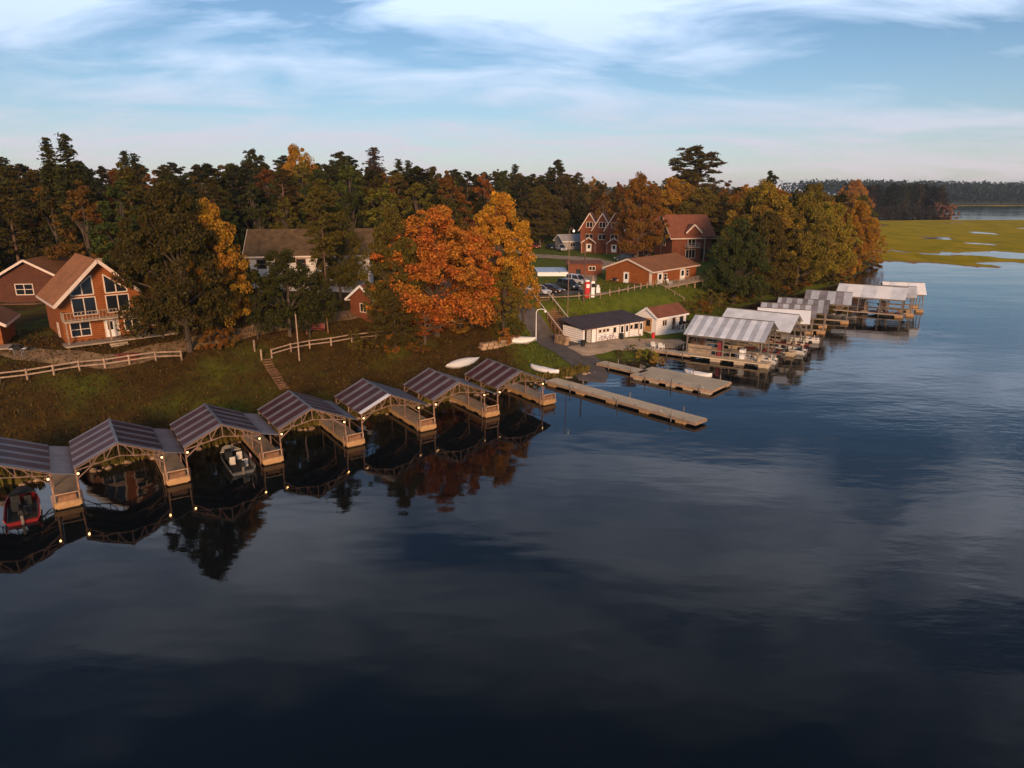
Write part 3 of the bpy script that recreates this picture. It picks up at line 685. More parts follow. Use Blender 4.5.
# ------------------------------------------------------------------ stairs, walls, fences
st = empty('timber_stairs', (0,0,0), 0, 'long timber stairway with pale handrails running down from the parking lot to the boathouse', 'stairs')
a = Vector((4.6,108.2,4.95)); b = Vector((8.6,96.6,1.05)); dr = (b-a); side = Vector((dr.y,-dr.x,0)).normalized()*-1.2
m = MB(); n = 22
for i in range(n):
    c = a.lerp(b,(i+.5)/n); m.bar(c-side+Vector((0,0,.25)), c+side+Vector((0,0,.25)), .52, .09)
m.build('treads', mat('stained_stair_wood', (.26,.12,.06), .8, .3, 3), st)
for s_ in (-1,1):
    m = MB(); m.bar(a+side*s_*1.08-Vector((0,0,.2)), b+side*s_*1.08-Vector((0,0,.2)), .1, .35); m.build('stringer', WOODB, st)
    m = MB(); m.bar(a+side*s_*1.1+Vector((0,0,1.15)), b+side*s_*1.1+Vector((0,0,1.15)), .13, .10); m.build('handrail', TRIM, st)
    for i in range(9):
        c = a.lerp(b,i/8)+side*s_*1.1; k = MB(); k.bar(c-Vector((0,0,.9)), c+Vector((0,0,.98)), .10); k.build('post', WOODB, st)
def stone_wall(pts, h, w_, label, name='stone_wall'):
    m = MB(); rr = random.Random(len(label))
    for i in range(len(pts)-1):
        a = Vector(pts[i]); b = Vector(pts[i+1]); n = max(1,int((b-a).length/.75))
        for j in range(n):
            for l in range(2):
                c = a.lerp(b,(j+.5+.25*l)/n); zz = g(c.x,c.y)-.15+l*h/2
                dd = (b-a).normalized()*.36
                m.bar((c.x-dd.x,c.y-dd.y,zz+h/4+.02*rr.random()), (c.x+dd.x,c.y+dd.y,zz+h/4+.02*rr.random()), w_*(.85+.2*rr.random()), h/2*(.9+.08*rr.random()))
    o = m.build(name, STONE, None, bevel=.05); return tag(o, label, 'wall')
stone_wall([(6.2,95.4),(7.7,93.2)], 1.4, .8, 'short tan stone wall at the foot of the timber stairs')
stone_wall([(-4.2,86.0),(-1.2,88.2),(2.0,91.5)], .9, 1.0, 'low tan stone wall under the pale canoe beside the ramp road')

def rail_fence(pix, z, label, name='rail_fence', rails=(.5,.95), mt=POSTW, step=2.6):
    r = empty(name, (0,0,0), 0, label, 'fence'); P = []
    pts = [onG(px,py) for px,py in pix] if len(pix[0]) == 2 and z is not None else [Vector((*p,0)) for p in pix]
    for i in range(len(pts)-1):
        a, b = pts[i].to_2d(), pts[i+1].to_2d(); n = max(1,round((b-a).length/step))
        for j in range(n): P.append(a.lerp(b,j/n))
    P.append(pts[-1].to_2d()); Q = [Vector((p.x,p.y,g(p.x,p.y))) for p in P]
    for p in Q: k = MB(); k.bar(p-Vector((0,0,.3)), p+Vector((0,0,1.08)), .15); k.build('post', mt, r)
    m = MB()
    for i in range(len(Q)-1):
        for h in rails: m.bar(Q[i]+Vector((0,0,h)), Q[i+1]+Vector((0,0,h)), .06, .14)
    m.build('rails', mt, r); return r
rail_fence([(-40,392),(0,384),(80,371),(130,365),(182,361)], 5.3, 'two rail timber fence along the bank below the log chalet')
rail_fence([(272,358),(310,349),(352,343),(400,336)], 5.4, 'two rail timber fence on the grass between the bank steps and the olive tree')
rail_fence([(425,332),(455,328),(490,321)], 5.4, 'short rail fence half hidden under the orange maple')
rail_fence([(4.0,107.0),(9,109.4),(14.6,112.6),(20,117.8),(25.6,124.2)], None, 'low parking guard rail along the top of the green bank', rails=(.55,), step=2.4)
for px,py in ((255,352),(262,361)):
    p = onG(px,py); k = MB(); k.bar((0,0,-.3),(0,0,1.3),.16); o = k.build('wooden_post', POSTW); o.location = p
    tag(o, 'short pale post at the head of the bank steps, '+('nearer the cabin' if px==255 else 'nearer the water'), 'post')
bs = empty('bank_steps', (0,0,0), 0, 'faint timber steps going down the leaf covered bank to the slips', 'steps')
a = onG(266,360).to_2d(); b = onG(284,389).to_2d(); m = MB(); dd = (b-a).normalized(); pr_ = Vector((-dd.y,dd.x))*.5
for i in range(14):
    c = a.lerp(b,i/13); zz = g(c.x,c.y); m.bar((c.x-pr_.x,c.y-pr_.y,zz+.05),(c.x+pr_.x,c.y+pr_.y,zz+.05),.26,.16)
m.build('treads', WOODB, bs)
# garden swing
p = onG(318,334); sw = empty('garden_swing', p, R(12), 'dark red garden swing bench in a timber frame beyond the rail fence', 'swing')
for s_ in (-1,1):
    m = MB(); m.bar((s_*1.25,-.7,0),(s_*1.15,0,2.1),.12); m.bar((s_*1.25,.7,0),(s_*1.15,0,2.1),.12); m.build('frame_leg', WOODB, sw)
m = MB(); m.bar((-1.3,0,2.1),(1.3,0,2.1),.14); m.build('beam', WOODB, sw)
m = MB(); m.box(-.9,.9,-.3,.3,.5,.56); m.build('seat', DKRED, sw); m = MB(); m.bar((-.9,.33,.85),(.9,.33,.85),.05,.6); m.build('backrest', DKRED, sw)
m = MB()
for s_ in (-1,1): m.bar((s_*.85,-.25,.55),(s_*.85,0,2.1),.03); m.bar((s_*.85,.3,.6),(s_*.85,0,2.1),.03)
m.build('chain', GALVG, sw)

# ------------------------------------------------------------------ lamps and poles
LIGHTS = []
def point(loc, power, col, rad=.1, parent=None):
    l = bpy.data.lights.new('lamp_light', 'POINT'); l.energy = power; l.color = col; l.shadow_soft_size = rad
    o = bpy.data.objects.new('lamp_light', l); COL.objects.link(o); o.location = loc
    if parent is not None: o.parent = parent
    return o
def down_light(loc, power, col, parent):
    l = bpy.data.lights.new('lamp_light', 'SPOT'); l.energy = power; l.color = col; l.shadow_soft_size = .06; l.spot_size = R(112); l.spot_blend = .5
    o = bpy.data.objects.new('lamp_light', l); COL.objects.link(o); o.location = loc; o.parent = parent; o.rotation_euler = (R(-14),0,0); return o
def street_lamp(px, py, z, top, label, arm=1.2, gx=1, lit=True, r_=.07):
    p = onG(px,py); h = top_z(top, p.y)-p.z
    r = empty('street_lamp', p, 0, label, 'street lamp')
    m = MB(); m.path([(0,0,-.3),(0,0,h-.5)], [r_,r_*.7], 8); m.build('pole', WHITE if not lit else GALV, r)
    m = MB(); m.path([(0,0,h-.5),(gx*.15*arm,0,h-.12),(gx*.5*arm,0,h),(gx*arm,0,h-.08),(gx*arm*1.15,0,h-.25)], [r_*.7]*5, 7); m.build('arm', WHITE if not lit else GALV, r)
    m = MB(); m.path([(gx*arm*1.15,0,h-.2),(gx*arm*1.15,0,h-.42)], [.08,.2], 10); m.build('lamp_head', WHITE, r)
    m = MB(); m.ball((gx*arm*1.15,0,h-.45), .15 if lit else .09, 8); m.build('bulb', BULBW if lit else WHITE, r)
    if lit: down_light((gx*arm*1.15,0,h-.75), 120, (1,.8,.5), r)
    return r
street_lamp(536,341,3.0,309,'white gooseneck lamp post at the foot of the timber stairs', 1.1, 1, False, .075)
street_lamp(567.5,322,2.0,228,'tall pale pole with a lit lamp rising behind the long boathouse', .55, 1, True, .07)
def pole(px,py,z,top,label,mt,r_=.12,cross=False):
    p = onG(px,py); h = top_z(top,p.y)-p.z
    r = empty('utility_pole', p, 0, label, 'pole'); m = MB(); m.path([(0,0,-.3),(0,0,h)], [r_,r_*.7], 8); m.build('shaft', mt, r)
    if cross: m = MB(); m.bar((-.8,0,h*.42),(.8,0,h*.42),.12); m.build('crossbar', mt, r)
    m = MB(); m.ball((0,0,h+.03), r_*1.1, 8); m.build('cap', mt, r); return r
pole(583.5,303,4.8,235,'brown utility pole beside the fuel pumps', BARKP, .13, True)
pole(299.5,361,5.0,315,'plain pale pole standing on the bank by the rail fence', POSTW, .09)
pole(660,262,5.3,213,'thin pole with a pale cap beside the dormer chalet', BARK, .08)
# lit porch and yard lamps seen between the trees
p = Vector((x_at(250,80,9),80,0)); p.z = g(p.x,p.y); h = top_z(283.5,80)-p.z
yl = empty('yard_lamp', p, 0, 'pale globe yard lamp half hidden by the yellow tree', 'yard lamp')
m = MB(); m.path([(0,0,-.2),(0,0,h-.2)], [.06,.05], 8); m.build('pole', GALVG, yl); m = MB(); m.ball((0,0,h), .24, 10); m.build('globe', emit('yard_globe', (.9,.93,1), 1.1), yl)

# fuel pumps
def pump(loc, rz, mt, label, h, pointed=False):
    r = empty('fuel_pump', loc, rz, label, 'fuel pump')
    wd_ = .3 if pointed else .42; m = MB(); m.box(-wd_,wd_,-.25,.25,0,h*.95); m.build('body', mt, r, bevel=.05)
    if pointed: m = MB(); m.loft([[(-.26,-.2,h*.951),(.26,-.2,h*.951),(.26,.2,h*.951),(-.26,.2,h*.951)],[(-.10,-.08,h*1.15),(.10,-.08,h*1.15),(.10,.08,h*1.15),(-.10,.08,h*1.15)],[(-.04,-.04,h*1.3),(.04,-.04,h*1.3),(.04,.04,h*1.3),(-.04,.04,h*1.3)]]); m.build('finial', POSTW, r)
    else: m = MB(); m.box(-.3,.3,-.2,.2,h*.955,h*1.06); m.build('sign_top', WHITE, r, bevel=.05)
    m = MB(); m.box(-.28,.28,-.325,-.302,h*.6,h*.82); m.build('display', WHITE if mt is RED else BLACK, r)
    m = MB(); m.path([(.43,0,h*.7),(.62,-.05,h*.5),(.6,-.05,h*.2),(.47,0,h*.35)], [.03]*4, 6); m.build('hose', BLACK, r); return r
p = W(587,297,5); pump((p.x,p.y,g(p.x,p.y)), R(15), RED, 'red fuel pump on the parking edge left of the white one', 2.7)
p = W(592.3,296.6,5); pump((p.x,p.y,g(p.x,p.y)), R(15), WHITE, 'tall white fuel pump with pointed top right of the red one', 2.8, True)
stand = MB(); stand.box(-.35,.35,-.3,.3,0,.9); stand.ball((0,0,1.1), .28, 8)
o = stand.build('planter_urn', WHITE); p = W(594.5,293,5); o.location = (p.x+.6,p.y+.4,g(p.x,p.y)); tag(o,'white urn planter beside the white fuel pump','planter')

# ------------------------------------------------------------------ vehicles
def paint(name, c, r_=.3): return mat(name, c, r_, .04, metal=.25, spec=.5)
def car(loc, rz, mt, label, suv=False, truck=False, simple=False, L=4.6, group=None, name='parked_car'):
    r = empty(name, loc, rz, label, 'truck' if truck else 'car', group)
    hw = .92; top = 1.75 if suv or truck else 1.43; belt = 1.05 if suv or truck else .90
    x0, x1 = -L/2, L/2
    # lower body, lofted along the length
    m = MB(); secs = []
    hood = .92 if suv or truck else .76
    for x, zt, ws in [(x0,.75,.80),(x0+.12,belt-.04,.95),(x0+.9,belt,1),(-.2,belt,1),(.75,belt-.02,1),(1.05,hood+.06,1),(x1-.35,hood-.05,.97),(x1-.08,hood-.2,.88),(x1,.55,.78)]:
        w_ = hw*ws; zb = .28
        secs.append([(x,-w_*.92,zb),(x,w_*.92,zb),(x,w_,.5),(x,w_,zt-.12),(x,w_*.9,zt),(x,-w_*.9,zt),(x,-w_,zt-.12),(x,-w_,.5)])
    m.loft(secs); m.build('body', mt, r, smooth=False, bevel=.03)
    if truck: cx0, cx1 = -.5, 1.35
    elif suv: cx0, cx1 = x0+.15, 1.25
    else: cx0, cx1 = x0+.75, 1.2
    m = MB(); a_, b_ = cx0+(.15 if suv else .3), cx1-.75
    base = [(cx0,-.83,belt-.02),(cx1,-.83,belt-.02),(cx1,.83,belt-.02),(cx0,.83,belt-.02)]
    tp = [(a_,-.66,top-.05),(b_,-.66,top-.05),(b_,.66,top-.05),(a_,.66,top-.05)]
    m.loft([base, tp]); m.build('windows', GLASS, r)
    m = MB(); m.loft([tp, [(a_+.08,-.58,top),(b_-.06,-.58,top),(b_-.06,.58,top),(a_+.08,.58,top)]])
    for s_ in (-1,1):
        for bx_, tx_ in ((cx0,a_),(cx1,b_),((cx0+cx1)/2-.1,(a_+b_)/2)): m.bar((bx_,s_*.835,belt),(tx_,s_*.67,top-.05),.07,.05)
    m.build('roof', mt, r)
    if truck:
        m = MB()
        m.box(x0+.08,-.6,-.72,.72,belt+.002,belt+.03); m.build('bed', BLACK, r)
    for x in (x0+.85, x1-.85):
        for s_ in (-1,1):
            wo = empty('wheel', (x,s_*.84,.34)); wo.parent = r
            t = MB(); t.tube((0,-.12,0),(0,.12,0),.34,.34,16); t.build('tyre', BLACK, wo); q = MB(); q.tube((0,s_*.121,0),(0,s_*.135,0),.2,.18,12); q.build('rim', CHROME, wo)
    for s_ in (-1,1):
        q = MB(); q.box(x1-.14,x1-.005,s_*.66-.17,s_*.66+.17,hood-.3,hood-.13); q.build('headlight', WHITE, r)
        q = MB(); q.box(x0-.012,x0+.06,s_*.68-.12,s_*.68+.12,.72,.92); q.build('tail_light', RED, r)
    q = MB(); q.box(x1-.03,x1+.02,-.4,.4,.42,.58); q.build('grille', BLACK, r); return r
P_BLK = paint('black_car_paint', (.02,.015,.015)); P_SIL = paint('silver_car_paint', (.42,.42,.42)); P_WHT = paint('white_car_paint', (.65,.62,.60)); P_BLU = paint('dark_blue_car_paint', (.03,.04,.06)); P_BRN = paint('dark_brown_car_paint', (.07,.035,.025)); P_GRN = paint('grey_green_car_paint', (.035,.042,.04)); P_RED = paint('red_car_paint', (.25,.04,.02))
def at(px, py, z): p = W(px,py,z); return (p.x, p.y, g(p.x,p.y)+.09)
car(at(538,295,5), R(-42), P_WHT, 'white car at the tree end of the parking row, half under the leaves')
car(at(551,293,5), R(-36), P_BRN, 'dark brown sedan in the parking row next to the white car')
car(at(568,289.5,5), R(-50), P_GRN, 'dark green grey sports utility between the brown sedan and the white one', suv=True, L=4.4)
car(at(577,284.5,5), R(-50), P_WHT, 'white sports utility parked nearest the brown utility pole', suv=True, L=4.8)
car(at(517,244,6), R(-60), P_WHT, 'pale car in the upper lot beside the yellow tree', L=4.6)
car(at(532,246,6), R(-30), P_RED, 'reddish pickup truck in the upper lot', truck=True, L=5.2)
car(at(551,246.5,6), R(-70), P_BLU, 'dark car in the upper lot left of the silver pickup')
car(at(561,248,6), R(-75), P_SIL, 'silver pickup truck at the end of the upper lot', truck=True, L=5.3)
car(at(624,258,5.8), R(160), P_BLU, 'dark blue car parked between the deck cabin and the gabled house', suv=True)
car(at(641,255,5.8), R(170), P_BLK, 'black car mostly hidden behind the brown leafed tree')

# ------------------------------------------------------------------ boats
def hull_pts(L_, B, D, x, t):
    """half breadth and keel along the length, t 0 stern to 1 bow"""
    hb = B/2*(1 if t < .45 else max(.02, 1-((t-.45)/.55)**2.1)); return hb
def boat(loc, rz, label, hullm, seatm, L_=5.2, B=1.9, group=None, seats=3, console=True, name='motor_boat', stripe=None, parent=None):
    r = empty(name, loc, rz, label, 'boat', group)
    m = MB(); secs = []; D = .75
    N_ = 11
    for i in range(N_):
        t = i/(N_-1); x = -L_/2+L_*t; hb = hull_pts(L_,B,D,x,t); kz = -.22 + (.35*max(0,t-.6)/.4)**1.0*1.0; sz_ = .52+.22*t*t; th = .07
        hi = max(hb-th, .01)
        secs.append([(x,0,kz),(x,hb*.75,kz+.12),(x,hb,sz_-.15),(x,hb,sz_),(x,hi,sz_),(x,hi*.9,.18+.1*t),(x,-hi*.9,.18+.1*t),(x,-hi,sz_),(x,-hb,sz_),(x,-hb,sz_-.15),(x,-hb*.75,kz+.12)])
    m.loft(secs); m.build('hull', hullm, r)
    fl = MB(); fl.box(-L_/2+.1,L_*.2,-B/2*.8,B/2*.8,.20,.24); fl.build('floor', BLACK, r)
    bd = MB(); bd.prism([(L_*.22,B*.42,.62),(L_*.42,B*.20,.68),(L_*.47,0,.70),(L_*.42,-B*.20,.68),(L_*.22,-B*.42,.62)], (0,0,.04)); bd.build('bow_deck', seatm, r)
    for i in range(seats):
        x = -L_*.33+i*L_*.17; s_ = (-1,1,-1)[i % 3]
        q = MB(); q.box(x-.22,x+.22,s_*.38-.22,s_*.38+.22,.25,.55); q.box(x-.26,x-.16,s_*.38-.22,s_*.38+.22,.551,.95); q.build('seat', seatm, r, bevel=.03)
    if console:
        q = MB(); q.prism([(.15,.1,.25),(.55,.1,.25),(.5,.1,.85),(.2,.1,.95)], (0,.55,0)); c_ = q.build('console', BLACK, r)
        q = MB(); q.bar((.52,.12,.9),(.40,.12,1.15),.02,.02); q.prism([(.52,.1,.86),(.52,.66,.86),(.42,.62,1.18),(.42,.14,1.18)], (.015,0,0)); q.build('windscreen', GLASS, c_)
    mo_ = motor((-L_/2-.12,0,.62), R(-90), parent=r)
    if stripe: q = MB(); q.box(-L_/2+.05,L_*.0,B/2-.005,B/2+.012,.30,.42); q.box(-L_/2+.05,L_*.0,-B/2-.012,-B/2+.005,.30,.42); q.build('stripe', stripe, r)
    return r
ALU = mat('dull_aluminium_hull', (.16,.15,.14), .45, .2, metal=.5); BREDH = mat('red_metalflake_hull', (.17,.012,.012), .3, .15); CREAMV = mat('cream_vinyl', (.58,.50,.40), .5, .12)
def canoe(loc, rz, label, L_=5.0, B=.95, D=.42, tilt=0, name='canoe', mt=SKIN, up=True):
    r = empty(name, loc, rz, label, 'canoe' if name == 'canoe' else 'boat'); r.rotation_euler = (tilt,0,rz)
    m = MB(); secs = []; N_ = 13
    for i in range(N_):
        t = i/(N_-1)*2-1; hb = B/2*max(.03,1-abs(t)**2.4); zz = -.0+.10*abs(t)**3; x = t*L_/2
        secs.append([(x,-hb,zz),(x,-hb*.86,zz+D*.55),(x,-hb*.45,zz+D*.93),(x,0,zz+D),(x,hb*.45,zz+D*.93),(x,hb*.86,zz+D*.55),(x,hb,zz)])
    m.loft(secs); m.build('hull', mt, r, smooth=True)
    m = MB(); 
    for i in range(N_-1):
        for s_ in (0,6): m.bar(secs[i][s_], secs[i+1][s_], .05)
    m.build('gunwale', GREYW, r)
    m = MB(); m.bar((-L_*.46,0,D*.85),(0,0,D+.012),.05,.03); m.bar((0,0,D+.012),(L_*.46,0,D*.85),.05,.03); m.build('keel_strip', WHITE, r); return r
def on2(px, py, dz=0): p = onG(px,py); return (p.x,p.y,p.z+dz)
a_ = onG(445,370); b_ = onG(478,361); c_ = (a_+b_)/2; ang = math.atan2(b_.y-a_.y,b_.x-a_.x)
canoe((c_.x,c_.y,g(c_.x,c_.y)+.25), ang, 'pale canoe upside down on the grass above the fifth slip roof', (b_-a_).length*1.0, 1.25, .42, R(42))
a_ = W(505,346,1.9); b_ = W(536,345,1.9); c_ = (a_+b_)/2; ang = math.atan2(b_.y-a_.y,b_.x-a_.x)
canoe((c_.x,c_.y,g(c_.x,c_.y)+.65), ang, 'pale canoe upside down on the low stone wall beside the ramp road', (b_-a_).length, 1.2, .42, R(30))
a_ = W(531,365,1.1); b_ = W(558,371,1.1); c_ = (a_+b_)/2; ang = math.atan2(b_.y-a_.y,b_.x-a_.x)
canoe((c_.x,c_.y,.75), ang, 'white rowing boat upside down beside the last slip', 4.6, 1.25, .45, 0, 'rowing_boat', WHITE)

# ------------------------------------------------------------------ left-hand slips
RZ = math.atan2(.565,.825); SP = STEP.length; HB = SP/2-.78
def lamp_bulb(root, loc):
    q = MB(); q.ball(loc, .085, 8); q.build('bulb', BULB, root)
    q = MB(); q.path([(loc[0],loc[1],loc[2]+.09),(loc[0],loc[1],loc[2]+.22)], [.05,.04], 6); q.build('lamp_socket', BLACK, root)
def slip_bay(k, label, whitefront=False, greyright=False):
    c = (pierfront(k-1)+pierfront(k))/2
    r = empty('slip_roof', (c.x,c.y,0), RZ, label, 'boat shelter', 'gable roofed boat slips along the left bank')
    ze, zp, y0, y1 = 2.82, 4.12, .15, 6.7
    bands = []; y = y0; i = 0
    while y < y1-.05:
        w_ = (.52 if i % 2 == 0 else 1.02); bands.append((y, min(y+w_,y1), i % 2)); y += w_; i += 1
    for s_ in (-1,1):
        m = MB()
        for (ya,yb,t) in bands:
            mi = 1 if t else 0
            if whitefront and s_ < 0 and ya < y0+.1: mi = 2
            if s_ > 0 and greyright: mi = 3
            m.prism([(0,ya,zp),(s_*(HB+.1),ya,ze),(s_*(HB+.1),ya,ze+.035),(0,ya,zp+.035)], (0,yb-ya-.002,0), mi)
        m.build('roof_slope', [RSL, RST, RSW, RSLG], r)
    m = MB(); m.bar((0,y0-.02,zp+.05),(0,y1+.02,zp+.05),.2,.04); m.build('ridge_cap', RSLG, r)
    m = MB(); v1 = HB+1.50 if k < 3 else HB+1.1; m.prism([(HB+.12,y0-.12,ze-.05),(v1,y0-.12,ze-.42),(v1,y0-.12,ze-.38),(HB+.12,y0-.12,ze-.01)], (0,y1-y0,0)); m.build('valley_panel', RSL if k < 3 else RSLG, r)
    for yy in (y0+.12, 3.4, y1-.15):
        m = MB(); w_ = .075
        for s_ in (-1,1):
            m.bar((0,yy,zp-.09),(s_*HB,yy,ze-.09),w_); m.bar((0,yy,3.12),(s_*HB,yy,ze-.22),w_)
            for f in (.33,.66): m.bar((s_*HB*f,yy,3.12+(ze-.22-3.12)*f),(s_*HB*(f-.2),yy,zp-.09+(ze-zp)*(f-.2)),w_*.8); m.bar((s_*HB*f,yy,3.12+(ze-.22-3.12)*f),(s_*HB*f,yy,zp-.09+(ze-zp)*f),w_*.8)
            m.bar((s_*HB,yy,1.95),(s_*HB*.55,yy,2.95),w_)
        m.bar((0,yy,3.12),(0,yy,zp-.09),w_)
        m.build('truss', GALV, r)
        for s_ in (-1,1): q = MB(); q.bar((s_*HB,yy,.5),(s_*HB,yy,ze-.05),.1); q.build('post', GALV, r)
    for s_ in (-1,1):
        q = MB(); q.bar((s_*HB,y0+.1,ze-.12),(s_*HB,y1-.1,ze-.12),.08); q.bar((s_*HB,y0+.12,1.35),(s_*HB,y1-.15,1.35),.05); q.build('side_beam', GALV, r)
        lamp_bulb(r, (s_*(HB-.12),y0-.08,2.42))
    # the bulbs' light
    for s_ in (-1,1): down_light((s_*(HB-.12),y0-.35,2.25), 60, (1,.47,.15), r)
    return r
names = ['slip roof running out of the left edge of the photo, over the dark red boat',
         'red striped slip roof second from the left edge, empty berth with a wide grey valley panel',
         'red striped slip roof over the aluminium fishing boat with a red flag',
         'red striped slip roof above the berth beside the fishing boat, below the bank steps',
         'red striped slip roof with one bright white panel along its front edge',
         'slip roof just below the pale canoe that lies on the grass',
         'last slip roof of the left row, nearest the long narrow pier']
for k in range(0,7): slip_bay(k, names[k], whitefront=(k == 4), greyright=(k >= 4))
pn = ['leftmost lit dock finger, beside the red boat','lit dock finger at the left side of the aluminium fishing boat','lit dock finger at the right side of the aluminium fishing boat',
      'lit dock finger under the slip roof with the white front panel, left side','lit dock finger between the white fronted roof and the canoe side roof','lit dock finger left of the last slip of the row','end dock finger of the left row, standing nearest the long pier']
for k in range(-1,7):
    c = pierfront(k)
    lb = pn[k] if k >= 0 else 'dock finger just outside the left edge'
    r = empty('dock_finger', (c.x,c.y,0), RZ, lb, 'dock', 'dock fingers between the left slips')
    m = MB(); m.box(-.80,.80,0,7.6,.40,.52); m.build('deck', WOOD, r)
    m = MB(); m.box(-.82,.82,-.05,-.002,.12,.50); m.box(-.85,-.802,0,7.4,.18,.50); m.box(.802,.85,0,7.4,.18,.50); m.build('edge_boards', FLOAT, r)
    for y in (.1,2.6,5.0): q = MB(); q.box(-.72,.72,y,y+1.5,-.25,.38); q.build('float', FLOAT, r, bevel=.06)
    m = MB(); m.bar((-.74,.06,1.12),(.74,.06,1.12),.07); m.bar((-.74,.06,.56),(-.74,.06,1.12),.07); m.bar((.74,.06,.56),(.74,.06,1.12),.07); m.build('end_rail', POSTW, r)
    m = MB(); m.box(-.55,.55,.10,.38,.53,.92); m.build('dock_box', WOODB, r)
    for x in (-.92,.92): q = MB(); q.bar((x,.5,-2),(x,.5,1.0),.09); q.build('piling', GALV, r)
# boats in the left slips
def in_bay(k, x, y): c = (pierfront(k-1)+pierfront(k))/2; v = Matrix.Rotation(RZ,3,'Z') @ Vector((x,y,0)); return (c.x+v.x,c.y+v.y,.05)
bt = boat(in_bay(2,1.0,2.0), RZ+R(90), 'aluminium fishing boat with tan seats and a small red and white flag', ALU, CREAMV, 5.6, 2.0)
q = MB(); q.bar((-2.5,-.7,.5),(-2.6,-.75,1.5),.03); q.build('flag_pole', CHROME, bt)
q = MB()
for i in range(5): q.box(-2.62-.1,-2.62+.42,-.752,-.742,1.12+.075*i,1.12+.075*(i+1)-.001, i % 2)
q.build('flag', [RED, WHITE], bt)
boat(in_bay(0,.9,1.7), RZ+R(90), 'dark red bass boat with black seats in the slip at the left edge', BREDH, BLACK, 5.6, 2.1, stripe=WHITE)

# ------------------------------------------------------------------ open docks
def dock(name, a, b, w_, label, z=.5, th=.16, floats=True, pil=3, fl_mat=FLOAT, rail=False, fs=2.2, mt=DOCKW):
    a = Vector((*a[:2],0)); b = Vector((*b[:2],0)); L_ = (b-a).length; rz = math.atan2((b-a).y,(b-a).x)
    r = empty(name, (a.x,a.y,0), rz, label, 'dock')
    m = MB(); n = int(L_/.3)
    for i in range(n): m.box(L_*i/n+.008, L_*(i+1)/n-.008, -w_/2, w_/2, z-.05, z)
    m.build('deck', mt, r)
    m = MB(); m.box(0,L_,-w_/2-.05,-w_/2-.002,z-th-.14,z-.01); m.box(0,L_,w_/2+.002,w_/2+.05,z-th-.14,z-.01); m.box(L_+.002,L_+.05,-w_/2-.05,w_/2+.05,z-th-.14,z-.01); m.box(0,L_,-w_/2+.01,w_/2-.01,z-th,z-.052); m.build('frame', POSTW, r)
    if floats:
        x = .4
        while x < L_-1.2:
            for s_ in (-1,1):
                q = MB(); q.box(x,x+1.15,s_*(w_/2-.35)-.38,s_*(w_/2-.35)+.38,-.3,z-th-.02); q.build('float', fl_mat, r, bevel=.05)
            x += fs
    for i in range(pil):
        t = (i+.6)/pil
        for s_ in (-1,1):
            q = MB(); q.tube((L_*t,s_*(w_/2+.13),-2.5),(L_*t,s_*(w_/2+.13),z+.55),.06,.06,7); q.build('piling', GALVG, r)
    return r
def dock_fittings(o, L_, w_, z, n):
    for j in range(n):
        x = L_*(j+.5)/n; m = MB(); m.bar((x-.14,-w_/2+.12,z+.07),(x+.14,-w_/2+.12,z+.07),.04); m.bar((x,-w_/2+.12,z),(x,-w_/2+.12,z+.07),.05); m.build('cleat', GALVG, o)
        if j % 2: q = MB(); pts = [(x+.2*math.cos(a_*.8)*(1-.03*a_), -w_/2+.45+.2*math.sin(a_*.8)*(1-.03*a_), z+.03) for a_ in range(18)]; q.path(pts, [.02]*18, 4); q.build('rope_coil', CREAMV, o)
TAN2 = mat('pale_float_block', (.42,.33,.23), .6, .15, 2)
dock('long_pier', (4.6,77.6), (18.3,62.6), 1.9, 'long narrow wooden pier reaching out from the grass beside the boat ramp', fs=4.4)
dock_fittings([o for o in COL.objects if o.name == 'long_pier'][0], 20.3, 1.9, .5, 7)
dock('pontoon_dock', (11.5,86.0), (16.3,81.0), 1.7, 'narrow gangway dock leading from the ramp to the wide floating dock', floats=False, pil=2)
pd = dock('floating_dock', (16.0,81.6), (23.8,74.6), 5.0, 'wide floating wooden dock on pale floats beside the boat ramp', fl_mat=TAN2)
dock_fittings(pd, 10.5, 5.0, .5, 4)
canoe((22.7,80.6,.12), R(-38), 'pale upturned dinghy floating behind the wide floating dock', 3.6, 1.35, .5, 0, 'dinghy', SKIN)
wk = dock('shore_walk', (18.8,94.4), (24.4,90.3), 1.5, 'boardwalk from the gravel apron to the first covered dock', floats=False, pil=3)
chair((20.0,94.1,.52), R(150), 'white slatted garden chair at the start of the boardwalk, the left of the pair', group=None)
chair((20.9,93.4,.52), R(150), 'white slatted garden chair at the start of the boardwalk, the right of the pair', group=None)
p = (18.6,97.4); q = MB(); q.path([(0,0,-.2),(0,0,1.15)], [.09,.09], 8); o = q.build('mooring_post', BARK); o.location = (*p,g(*p)); tag(o, 'dark mooring post between the gravel apron and the boardwalk', 'post')

